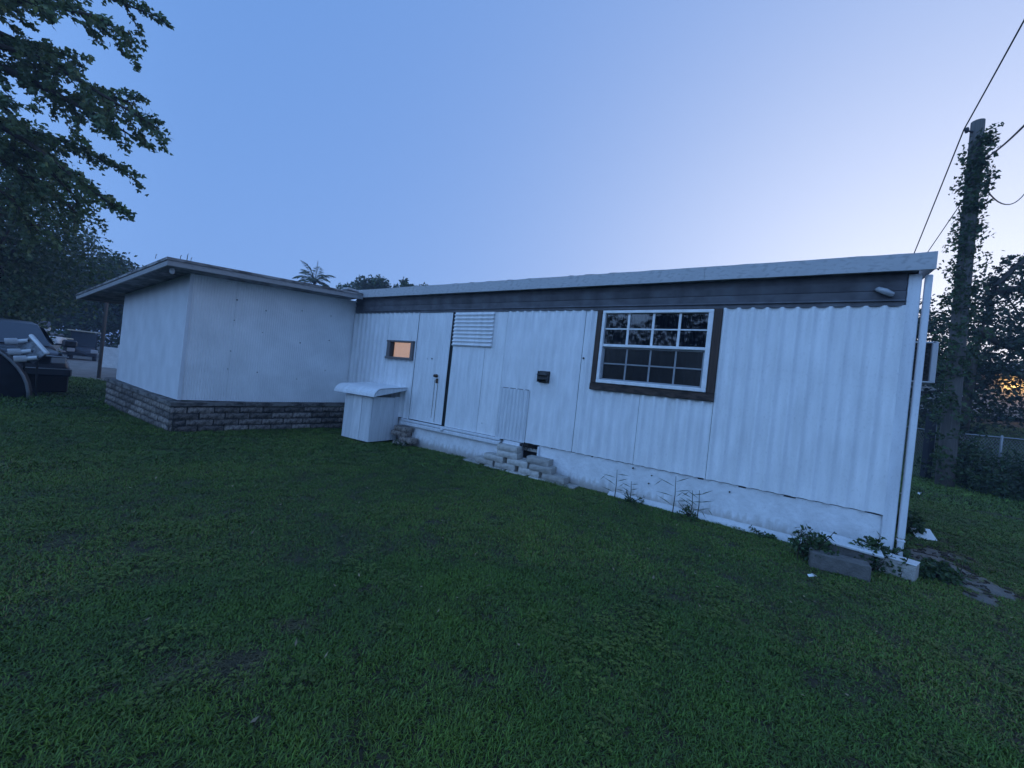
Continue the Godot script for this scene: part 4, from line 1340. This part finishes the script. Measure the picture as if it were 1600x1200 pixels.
func make_left_things() -> void:
	make_truck()
	# black round hoop cover in front of the truck
	var t := thing("round_cover", "large black round cover with thin grey rim in front of the pickup", "cover", Transform3D(Basis(Vector3.UP, 0.75), Vector3(-11.95, 0, -7.95)))
	var s := begin(true)
	var n := 24
	var p := func(i: int, z: float, r: float) -> Vector3:
		var a := PI * i / n
		return Vector3(cos(a) * r, sin(a) * r * 0.98, z)
	for i in n:
		quad(s, p.call(i, 0.25, 1.36), p.call(i + 1, 0.25, 1.36), p.call(i + 1, -0.25, 1.36), p.call(i, -0.25, 1.36), p.call(i, 0, 1.0) + p.call(i + 1, 0, 1.0))
		tri(s, Vector3(0, 0, 0.20), p.call(i, 0.25, 1.36), p.call(i + 1, 0.25, 1.36), Vector3.BACK)
		tri(s, Vector3(0, 0, -0.20), p.call(i, -0.25, 1.36), p.call(i + 1, -0.25, 1.36), Vector3.FORWARD)
	part("cover_sheet", s, M.tarp, t)
	var pts: Array = []
	var rad: Array = []
	for i in n + 1:
		pts.append(p.call(i, 0.26, 1.37))
		rad.append(0.028)
	var r := begin(true)
	tube(r, pts, rad, 6)
	part("rim", r, M.steel, t)
	# rack of white pipes
	var k := thing("pipe_rack", "slanted rack of three white pipe stubs before the windshield", "rack", Transform3D())
	var a := Vector3(-11.17, 1.42, -8.95)
	var b := Vector3(-10.52, 1.06, -8.75)
	var bar := begin(true)
	tube(bar, [a - (b - a) * 0.02, a, b, b + (b - a) * 0.03], [0.02, 0.04, 0.04, 0.02], 8)
	part("top_bar", bar, M.pvc, k)
	var drop := Vector3(-0.22, -0.30, 0.14)
	var bd := begin()
	quad(bd, a, b, b + drop * 0.8, a + drop * 0.9, Vector3(0, 0.4, 1))
	quad(bd, a + Vector3(0, -0.02, -0.02), b + Vector3(0, -0.02, -0.02), b + drop * 0.8 + Vector3(0, -0.02, -0.02), a + drop * 0.9 + Vector3(0, -0.02, -0.02), Vector3(0, -0.4, -1))
	part("board", bd, M.grey_board, k)
	for i in 3:
		var c: Vector3 = a.lerp(b, [0.10, 0.55, 0.92][i]) + drop * [0.35, 0.55, 0.55][i]
		var st := begin(true)
		var dir := Vector3(-0.20, -0.05, 0.22)
		tube(st, [c + Vector3(0.05, 0.02, 0), c + dir * 0.45], [0.045, 0.045], 12, false)
		tube(st, [c + dir * 0.40, c + dir * 0.42, c + dir, c + dir * 0.99, c + dir * 0.5], [0.046, 0.072, 0.072, 0.058, 0.05], 12, false)
		part("pipe", st, M.pvc, k)
	var leg := begin(true)
	for q in [0.12, 0.88]:
		var top := a.lerp(b, q) + drop * 0.4
		tube(leg, [top, Vector3(top.x, 0.0, top.z - 0.05)], [0.02, 0.02], 6)
		part("leg", leg, M.rubber, k)
		leg = begin(true)
	# golf cart facing the yard
	var g := thing("golf_cart", "dark golf cart with pale roof parked on the gravel", "golf cart", Transform3D(Basis(Vector3.UP, -0.75), Vector3(-29.2, 0, -26.3)))
	box_part("canopy", Vector3(-0.1, 1.92, 0), Vector3(1.9, 0.07, 1.55), M.cream, g, 0.03)
	var cb := begin(true)
	loft(cb, [[-1.2, 0.55, 0.55, 0.35, 0.85], [-0.2, 0.60, 0.60, 0.28, 0.60], [0.5, 0.60, 0.58, 0.28, 0.62], [0.75, 0.60, 0.56, 0.30, 0.95], [1.15, 0.58, 0.48, 0.32, 0.80]])
	part("body", cb, M.car_paint, g)
	for x in [0.8, -0.95]:
		for z in [-0.58, 0.58]:
			var po := begin(true)
			tube(po, [Vector3(x, 0.7, z), Vector3(x - 0.12, 1.9, z)], [0.025, 0.025], 6)
			part("canopy_post", po, M.rubber, g)
	var ws := begin()
	bx(ws, Vector3(0.72, 1.35, 0), Vector3(0.02, 0.95, 1.1), 0.004, Basis(Vector3.BACK, 0.1))
	part("windshield", ws, M.car_glass, g)
	box_part("seat", Vector3(-0.3, 0.82, 0), Vector3(0.55, 0.16, 1.1), M.rubber, g, 0.04)
	box_part("seat_back", Vector3(-0.62, 1.1, 0), Vector3(0.12, 0.5, 1.1), M.rubber, g, 0.04)
	for z in [-0.52, 0.52]:
		box_part("headlight", Vector3(1.18, 0.64, z), Vector3(0.06, 0.24, 0.34), M.lens, g, 0.03)
	for x in [0.8, -0.85]:
		for z in [-0.55, 0.55]:
			wheel(g, Vector3(x, 0.24, z), 0.24, 0.1)
	# small covered boat behind the truck
	var bt := thing("boat", "small pale boat with stacked covers behind the pickup", "boat", Transform3D(Basis(Vector3.UP, -0.35), Vector3(-30.3, 0.1, -24.6)))
	var hull := begin(true)
	loft(hull, [[-2.6, 0.6, 1.0, 0.55, 1.15], [0.0, 0.6, 1.05, 0.5, 1.15], [1.6, 0.35, 0.85, 0.55, 1.22], [2.5, 0.05, 0.2, 0.85, 1.3]])
	part("hull", hull, M.vinyl, bt)
	box_part("gunwale", Vector3(-0.5, 1.23, 0), Vector3(4.2, 0.10, 2.05), M.cream, bt, 0.03)
	box_part("cover", Vector3(-0.7, 1.42, 0), Vector3(3.0, 0.18, 1.75), M.grey_board, bt, 0.06)
	box_part("console", Vector3(-1.0, 1.70, 0), Vector3(1.6, 0.36, 1.3), M.vinyl, bt, 0.08)
	box_part("windscreen", Vector3(-0.2, 2.02, 0), Vector3(0.08, 0.42, 1.2), M.car_glass, bt, 0.02, Basis(Vector3.BACK, 0.5))
	box_part("trailer_frame", Vector3(0.0, 0.42, 0), Vector3(4.6, 0.10, 0.9), M.steel, bt, 0.02)
	for z in [-0.85, 0.85]:
		wheel(bt, Vector3(-0.9, 0.22, z), 0.30, 0.1)
	# white vinyl panel and a plain post on the gravel edge
	var v := thing("vinyl_panel", "upright white vinyl panel with a taller post beside the annex", "fence panel", Transform3D(Basis(Vector3.UP, 0.35), Vector3(-21.75, 0, -21.0)))
	box_part("panel_board", Vector3(-0.05, 0.58, 0), Vector3(0.62, 1.12, 0.05), M.vinyl, v, 0.01)
	box_part("end_post", Vector3(0.30, 0.66, 0), Vector3(0.12, 1.32, 0.12), M.vinyl, v, 0.02)
	var po2 := thing("metal_post", "slim upright grey post standing on the gravel beyond the annex eave", "post", Transform3D(Basis(), Vector3(-15.95, 0, -15.0)))
	var q2 := begin(true)
	tube(q2, [Vector3(0, -0.1, 0), Vector3(0, 3.25, 0), Vector3(0, 3.28, 0)], [0.055, 0.055, 0.03], 10)
	part("post_shaft", q2, M.pole_wood, po2)

func make_far_house() -> void:
	var t := thing("far_house", "low grey house far behind the fence with a lit porch lamp", "house", Transform3D(Basis(Vector3.UP, -0.55), Vector3(31.0, gh(31, -24.0), -24.5)))
	box_part("wall", Vector3(0, 1.25, 0), Vector3(9.0, 2.5, 6.0), M.far_wall, t, 0.02)
	var rf := begin()
	for sg in [-1.0, 1.0]:
		bx(rf, Vector3(0, 2.95, sg * 1.7), Vector3(9.8, 0.14, 3.9), 0.02, Basis(Vector3.RIGHT, sg * 0.24))
	part("roof", rf, M.far_roof, t)
	for x in [-2.8, 2.6]:
		var w := box_part("window", Vector3(x, 1.5, 3.02), Vector3(1.3, 1.0, 0.05), M.trim, t, 0.01)
		box_part("pane", Vector3(x, 1.5, 3.05), Vector3(1.1, 0.82, 0.02), M.car_glass, w, 0.004)
	box_part("door", Vector3(0.2, 1.05, 3.02), Vector3(0.95, 2.05, 0.05), M.brown_wood, t, 0.01)
	var lp := Vector3(-0.75, 1.85, 3.20)
	var b := begin(true)
	tube(b, [lp + Vector3(0, 0.10, 0), lp + Vector3(0, 0.05, 0), lp + Vector3(0, -0.05, 0), lp + Vector3(0, -0.10, 0)], [0.05, 0.12, 0.12, 0.05], 10)
	part("porch_lamp", b, M.bulb, t)
	box_part("lamp_arm", lp + Vector3(0, 0.13, -0.08), Vector3(0.06, 0.05, 0.20), M.cable, t, 0.005)
	var ol := OmniLight3D.new()
	ol.name = "porch_lamp_light"
	ol.light_color = Color(1.0, 0.78, 0.42)
	ol.light_energy = 0.9
	ol.omni_range = 30.0
	ol.omni_attenuation = 2.0
	ol.light_size = 0.08
	ol.shadow_enabled = true
	ol.position = lp + Vector3(0, 0, 0.16)
	t.add_child(ol)

# ---------------------------------------------------------------- vegetation
func make_near_tree() -> void:
	var t := thing("overhanging_tree", "big leafy tree reaching over the yard from the upper left", "tree")
	var wood := begin(true)
	var L := Leaves.new()
	tube(wood, [Vector3(-16.0, -0.2, -7.2), Vector3(-15.8, 2.5, -7.4), Vector3(-15.6, 5.0, -7.6), Vector3(-15.2, 9.5, -7.8)], [0.48, 0.36, 0.30, 0.14], 10)
	var c := Color(0.092, 0.150, 0.070)
	var limbs := [
		[[-15.5, 6.2, -7.5], [-12.4, 8.2, -8.0], [-10.6, 8.3, -8.0], [-9.35, 8.05, -7.9], [-8.5, 7.75, -7.9]],
		[[-15.4, 7.5, -7.7], [-12.2, 9.1, -8.4], [-9.9, 9.05, -8.5], [-8.9, 8.75, -8.5]],
		[[-15.6, 5.6, -7.6], [-12.4, 7.5, -8.0], [-10.4, 7.15, -8.0], [-8.9, 6.45, -7.9], [-7.75, 5.92, -7.9]],
		[[-12.4, 7.3, -8.0], [-10.6, 6.7, -8.2], [-9.2, 6.15, -8.2], [-8.35, 5.75, -8.1]],
		[[-15.6, 4.8, -7.6], [-12.2, 6.15, -8.0], [-10.5, 5.4, -8.0], [-9.3, 4.72, -7.9], [-8.5, 4.25, -7.9]],
		[[-12.0, 5.7, -8.0], [-10.4, 5.1, -8.2], [-9.7, 4.5, -8.2]],
		[[-15.7, 7.0, -7.7], [-12.6, 8.0, -7.0], [-10.2, 7.6, -6.8], [-9.0, 7.2, -6.8]],
		[[-15.7, 5.2, -7.5], [-13.0, 6.3, -8.8], [-11.2, 6.1, -9.2], [-9.9, 5.6, -9.3]],
		[[-15.6, 4.0, -7.5], [-13.0, 4.9, -8.2], [-11.3, 4.4, -8.4], [-10.6, 3.7, -8.4]],
		[[-15.5, 6.8, -7.6], [-12.0, 8.4, -7.2], [-10.6, 8.9, -7.2], [-9.6, 8.8, -7.3]],
		[[-12.4, 7.9, -8.0], [-11.2, 7.7, -8.6], [-10.1, 7.1, -8.8], [-9.2, 6.9, -8.8]],
		[[-15.5, 5.9, -7.6], [-12.4, 6.7, -7.3], [-11.0, 6.3, -7.2], [-10.0, 5.6, -7.3]],
		[[-12.2, 5.4, -8.4], [-11.2, 4.9, -8.9], [-10.6, 4.4, -9.1]],
		[[-15.6, 4.6, -7.6], [-12.4, 5.6, -7.0], [-11.4, 5.0, -6.9], [-10.9, 4.5, -7.0]]]
	for l in limbs:
		var pts: Array = []
		for q in l:
			pts.append(Vector3(q[0], q[1], q[2]))
		leafy_limb(L, wood, pts, 0.09, 1.42, 0.088, c, 1.15)
	part("trunk", wood, M.bark, t)
	put("crown", L.mesh(), M.leaf, t)

func make_trees() -> void:
	make_near_tree()
	var dark := Color(0.040, 0.078, 0.030)
	tree("dense_tree", "dense dark tree filling the left edge below the overhanging limbs", Vector3(-19.4, 0, -13.6), 9.0, Vector3(3.2, 4.2, 2.9), 210, 140, 0.15, Color(0.050, 0.095, 0.040), "", 0.9)
	var spots := [[-33.0, -33.5, 9.2, 3.4, "bushy tree behind the annex eave, rightmost of the left treeline"], [-36.2, -31.5, 9.8, 3.6, "rounded tree second from the right in the left treeline"], [-40.0, -33.0, 9.4, 4.0, "broad tree in the middle of the left treeline"], [-43.5, -31.0, 8.8, 4.0, "dark tree behind the pickup in the left treeline"], [-29.5, -35.5, 7.0, 3.0, "low tree mostly hidden by the annex roof"], [-48.5, -30.0, 9.5, 4.5, "tall tree at the far left end of the treeline"]]
	for q in spots:
		tree("hedge_tree", q[4], Vector3(q[0], 0, q[1]), q[2], Vector3(q[3], q[2] * 0.48, q[3]), 120, 110, 0.28, dark, "trees beyond the gravel drive", 1.0)
	tree("distant_tree", "round treetop just right of the annex roof", Vector3(-15.6, 0, -40.5), 11.1, Vector3(2.0, 2.1, 2.0), 40, 90, 0.28, Color(0.045, 0.085, 0.03), "treetops above the roofs")
	tree("distant_tree", "small airy treetop farther right above the long roof", Vector3(-12.4, 0, -41.0), 11.1, Vector3(1.1, 1.1, 1.1), 12, 70, 0.26, Color(0.045, 0.085, 0.03), "treetops above the roofs")
	tree("distant_tree", "rightmost of the little treetops above the long roof", Vector3(-10.5, 0, -41.0), 11.2, Vector3(1.2, 1.0, 1.2), 11, 70, 0.26, Color(0.045, 0.085, 0.03), "treetops above the roofs")
	tree("distant_tree", "low sparse treetop touching the annex roof edge", Vector3(-17.8, 0, -40.5), 10.1, Vector3(1.3, 1.0, 1.3), 12, 60, 0.24, Color(0.045, 0.085, 0.03), "treetops above the roofs")
	for q in [[-8.1, 5.9, 6.9, "leafy tree across the yard, mirrored in the big window"], [-11.6, 4.2, 5.9, "lower tree across the yard, left half of the window's reflection"]]:
		tree("yard_tree", q[3], Vector3(q[0], 0, q[1]), q[2], Vector3(2.4, 2.7, 2.4), 60, 70, 0.24, dark, "trees across the yard", 1.0)
	make_palm()
	# the dark trees at the right; the low sky shows through them
	var dk := Color(0.030, 0.050, 0.024)
	tree("large_tree", "large dark tree against the glow at the right edge", Vector3(23.2, 0.0, -15.8), 9.7, Vector3(5.0, 3.8, 3.0), 105, 120, 0.17, dk, "dark trees at the right", 1.0)
	tree("large_tree", "lower dark tree right behind the utility pole", Vector3(17.6, 0.0, -15.4), 6.9, Vector3(2.2, 2.8, 2.0), 70, 120, 0.15, dk, "dark trees at the right", 1.0)
	tree("large_tree", "dim tree between the home's corner and the utility pole", Vector3(17.6, 0.2, -18.4), 7.6, Vector3(1.9, 3.1, 1.6), 60, 120, 0.16, dk, "dark trees at the right", 1.0)
	var L := Leaves.new()
	var wood := begin(true)
	var t := thing("bare_limbed_tree", "slanting limb with thin leaves rising to the right edge", "tree")
	for l in [[[15.2, 0.0, -13.0], [15.3, 4.0, -13.0], [16.0, 6.6, -13.2], [18.2, 8.6, -13.6], [20.6, 9.9, -13.8]], [[16.0, 6.4, -13.2], [17.6, 6.8, -13.4], [19.6, 7.5, -13.6]], [[15.4, 5.0, -13.0], [16.4, 4.6, -13.2], [17.8, 5.1, -13.4]]]:
		var pts: Array = []
		for q in l:
			pts.append(Vector3(q[0], q[1], q[2]))
		leafy_limb(L, wood, pts, 0.14, 1.0, 0.11, dk, 0.7)
	part("trunk", wood, M.bark, t)
	put("crown", L.mesh(), M.leaf, t)

func make_palm() -> void:
	var t := thing("palm_tree", "palm tree rising behind the annex roof", "palm tree", Transform3D(Basis().scaled(Vector3(0.85, 0.985, 0.85)), Vector3(-21.4, 0, -40.0)))
	var s := begin(true)
	tube(s, [Vector3(0, -0.2, 0), Vector3(0.1, 5, 0), Vector3(0, 10.05, 0)], [0.26, 0.18, 0.15], 9)
	part("trunk", s, M.bark, t)
	for k in 15:
		var L := Leaves.new()
		var yaw := k * 2.4
		var rise := 1.15 - 0.075 * k + rng.randf_range(-0.1, 0.1)
		if k == 0: rise = 1.52
		var out := Vector3(cos(yaw), 0, sin(yaw))
		var p := Vector3(0, 10.0, 0)
		var d := (out * cos(rise) + Vector3.UP * sin(rise)).normalized()
		var ln := 2.5 if k > 0 else 2.1
		for i in 22:
			var f := i / 21.0
			var side := d.cross(Vector3.UP).normalized() if absf(d.y) < 0.98 else Vector3.RIGHT
			for sg in [-1.0, 1.0]:
				var ll := 0.75 * sin(PI * clampf(f * 0.92 + 0.08, 0, 1)) + 0.12
				if k == 0: ll *= 0.35 * f
				var dd: Vector3 = (side * sg + d * 0.7 - Vector3.UP * (0.25 + 0.5 * rng.randf())).normalized()
				var kk := rng.randf_range(0.7, 1.3)
				L.leaf(p, dd, dd.cross(Vector3.UP).normalized(), ll, 0.13, Color(0.05 * kk, 0.09 * kk, 0.035 * kk))
			L.leaf(p, d, side, ln / 16.0, 0.07, Color(0.07, 0.08, 0.035))
			L.leaf(p, d, side.cross(d), ln / 16.0, 0.07, Color(0.07, 0.08, 0.035))
			p += d * ln / 21.0
			d = (d - Vector3.UP * (0.062 if k > 0 else 0.02) * (0.6 + f)).normalized()
		put("frond", L.mesh(), M.leaf, t)

func bush(called: String, label: String, at: Vector3, r: Vector3, clumps: int, per: int, size: float, base: Color, group := "", stalks := 0) -> void:
	at.y = gh(at.x, at.z)
	var t := thing(called, label, "bush" if r.y > 0.35 else "weed", Transform3D(Basis(), at), group)
	var L := Leaves.new()
	var wood := begin(true)
	for i in clumps:
		var q := rv() * pow(rng.randf(), 0.4)
		q.y = absf(q.y)
		var c := q * r + Vector3(0, r.y * 0.12, 0)
		clump(L, c, Vector3.ONE * minf(r.x, r.y) * rng.randf_range(0.22, 0.42), per, size, base)
		tube(wood, [Vector3(q.x * r.x * 0.3, -0.03, q.z * r.z * 0.3), c], [0.008 + r.y * 0.004, 0.003], 3, false)
	for i in stalks:
		var b := Vector3(rng.randf_range(-0.8, 0.8) * r.x, 0, rng.randf_range(-0.8, 0.8) * r.z)
		var e := b + Vector3(rng.randfn() * 0.15, r.y * rng.randf_range(1.1, 1.6), rng.randfn() * 0.15)
		tube(wood, [b, e], [0.006, 0.003], 3, false)
		for k in 12:
			var a := (rv() + Vector3.UP * 0.3).normalized()
			L.leaf(b.lerp(e, 0.3 + 0.7 * rng.randf()), a, a.cross(rv()).normalized(), size * 1.4, size * 0.5, base)
	part("stem", wood, M.bark, t)
	put("foliage", L.mesh(), M.leaf, t)

func make_weeds() -> void:
	var g := Color(0.036, 0.072, 0.026)
	# bushes along the fence
	var rows := [[13.4, -11.2, 1.0, 0.95, "leafy bush at the foot of the utility pole"], [15.0, -11.3, 1.2, 0.9, "bush right of the utility pole before the fence"], [16.9, -11.5, 1.2, 1.0, "bush midway along the chain-link fence"], [12.9, -9.6, 1.0, 0.70, "low spreading bush left of the big one at the right edge"], [14.4, -9.9, 1.3, 0.95, "dark bush in the second row before the fence"], [13.2, -8.3, 1.3, 0.80, "nearest bush on the lawn at the right edge"], [15.6, -9.0, 1.4, 1.1, "tall bush at the far right edge of the lawn"], [19.0, -11.0, 1.5, 1.2, "bush at the right end of the fence"]]
	for q in rows:
		bush("bush", q[4], Vector3(q[0], 0, q[1]), Vector3(q[2], q[3], q[2] * 0.8), 46, 60, 0.10, g * 0.85, "bushes along the fence", 8)
	bush("bush", "fern-like bush close behind the downspout corner", home * Vector3(0.40, 0, -2.3), Vector3(0.30, 0.36, 0.6), 22, 46, 0.06, g, "", 3)
	# weeds round the corner blocks
	var w := [[3.30, -4.02, 0.20, 0.26, "leafy weed growing over the left end of the grey block"], [3.86, -3.98, 0.20, 0.24, "weed between the grey block and the white-topped block"], [4.30, -4.25, 0.15, 0.30, "weed at the foot of the downspout"], [4.45, -3.92, 0.22, 0.14, "low weed beside the white-topped block"]]
	for q in w:
		bush("leafy_weed", q[4], Vector3(q[0], 0, q[1]), Vector3(q[2], q[3], q[2]), 26, 46, 0.045, g * 1.15, "weeds round the corner blocks", 4)
	for q in [[-1.95, 0.14, 0.16, "dark tuft of weed at the seam of the white skirting"], [-0.62, 0.13, 0.10, "small weed at the skirting left of the grey block"], [-2.7, 0.12, 0.10, "low weed among the tall stalks by the skirting"], [-7.35, 0.32, 0.12, "tuft of grass at the brick pile beside the storage box"], [-1.1, 0.15, 0.08, "tiny weed in the middle of the skirting foot"]]:
		bush("small_weed", q[3], home * Vector3(q[0], 0, q[1]), Vector3(q[2] * 1.3, q[2] * 0.8, q[2]), 10, 22, 0.032, g * 1.3, "weeds along the skirting", 3)
	# tall thin grass stalks with angled blades against the skirting
	var stalks := [[-2.98, 0.42, "leftmost tall grass stalk against the white skirting"], [-2.76, 0.30, "short stalk beside the leftmost tall grass"], [-2.18, 0.50, "tallest grass stalk with wide angled blades by the skirting"], [-1.96, 0.36, "upright grass stalk right of the tallest one"], [-1.88, 0.38, "rightmost tall grass stalk with a drooping blade"]]
	for q in stalks:
		var t := thing("grass_stalk", q[2], "weed", home * Transform3D(Basis(), Vector3(q[0], 0, 0.13)), "tall grass stalks by the skirting")
		var s := begin(true)
		tube(s, [Vector3(0, -0.02, 0), Vector3(0.01, q[1] * 0.5, 0.01), Vector3(-0.005, q[1], 0.0)], [0.007, 0.005, 0.003], 4)
		part("stem", s, M.grass_dark, t)
		var L := Leaves.new()
		for k in 6:
			var b := Vector3(0, q[1] * (0.2 + 0.13 * k), 0.01)
			var sg := -1.0 if k % 2 == 0 else 1.0
			var d := Vector3(sg, rng.randf_range(0.1, 0.7), rng.randf_range(0.0, 0.5)).normalized()
			var m: Vector3 = b + d * q[1] * 0.36
			var sd := d.cross(Vector3.BACK).normalized()
			L.leaf(b, d, sd, q[1] * 0.5, 0.011, Color(0.05, 0.075, 0.035))
			if k % 3 == 1:
				var d2 := (d - Vector3.UP * 1.3).normalized()
				L.leaf(m, d2, d2.cross(Vector3.BACK).normalized(), q[1] * 0.3, 0.009, Color(0.05, 0.075, 0.035))
		put("blade", L.mesh(), M.leaf_solid, t)
	# sprigs on the annex roof corner
	var sp := thing("roof_sprig", "tiny weed sprouting on the annex roof corner", "weed", annex_t * Transform3D(Basis(), Vector3(0.2, 2.95, 0.15)))
	var r := begin(true)
	for q in [[0.0, 0.10], [0.07, 0.14], [-0.25, 0.06], [0.11, 0.09]]:
		tube(r, [Vector3(q[0], 0, -q[0]), Vector3(q[0] + 0.02, q[1], -q[0]), Vector3(q[0] + 0.06, q[1] * 1.1, -q[0])], [0.006, 0.005, 0.003], 4)
	part("stem", r, M.grass_dark, sp)

# ---------------------------------------------------------------- scene
func _ready() -> void:
	rng.seed = 20240611
	lawn_noise.seed = 77
	lawn_noise.frequency = 0.04
	lawn_noise.fractal_octaves = 3

	var cam := Camera3D.new()
	cam.name = "camera"
	cam.position = Vector3(0, 1.5, 0)
	cam.rotation = Vector3(0, 0, deg_to_rad(6.164))
	cam.fov = 89.52
	cam.near = 0.05
	cam.far = 900.0
	add_child(cam)
	cam.make_current()

	var env := Environment.new()
	var sky := Sky.new()
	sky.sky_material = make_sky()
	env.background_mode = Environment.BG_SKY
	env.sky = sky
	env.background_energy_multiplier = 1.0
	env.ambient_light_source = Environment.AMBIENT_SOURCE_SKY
	env.tonemap_mode = Environment.TONE_MAPPER_LINEAR
	env.tonemap_exposure = 1.48
	env.fog_enabled = true
	env.fog_light_color = Color(0.80, 0.88, 1.0)
	env.fog_density = 0.0025
	env.sdfgi_enabled = true
	env.ssao_enabled = true
	env.ssil_enabled = true
	var we := WorldEnvironment.new()
	we.name = "world_environment"
	we.environment = env
	add_child(we)

	# the sun has just gone down behind the trees at the right: only a trace of direct light is left
	var sun := DirectionalLight3D.new()
	sun.name = "sun"
	var az := deg_to_rad(52.0)
	sun.look_at_from_position(Vector3(sin(az), sin(deg_to_rad(1.0)), -cos(az)), Vector3.ZERO)
	sun.light_energy = 0.04
	sun.light_color = Color(1.0, 0.72, 0.48)
	sun.light_angular_distance = 2.0
	sun.shadow_enabled = true
	add_child(sun)

	home = Transform3D(Basis(Vector3.UP, deg_to_rad(-32.895)), Vector3(4.24, 0, -4.15))
	annex_t = Transform3D(Basis(Vector3.UP, deg_to_rad(-32.895)), Vector3(-5.90, 0, -6.79))

	make_materials()
	M.frame_small = mat(lin(0.16, 0.14, 0.135), 0.7)
	M.grass_dark = mat(lin(0.03, 0.042, 0.02), 0.8)
	make_ground()
	make_home()
	make_annex()
	make_storage_box()
	make_bricks()
	make_corner_blocks()
	make_air_conditioner()
	make_pole()
	make_wires()
	make_fence()
	make_left_things()
	make_far_house()
	make_trees()
	make_weeds()
	make_grass()
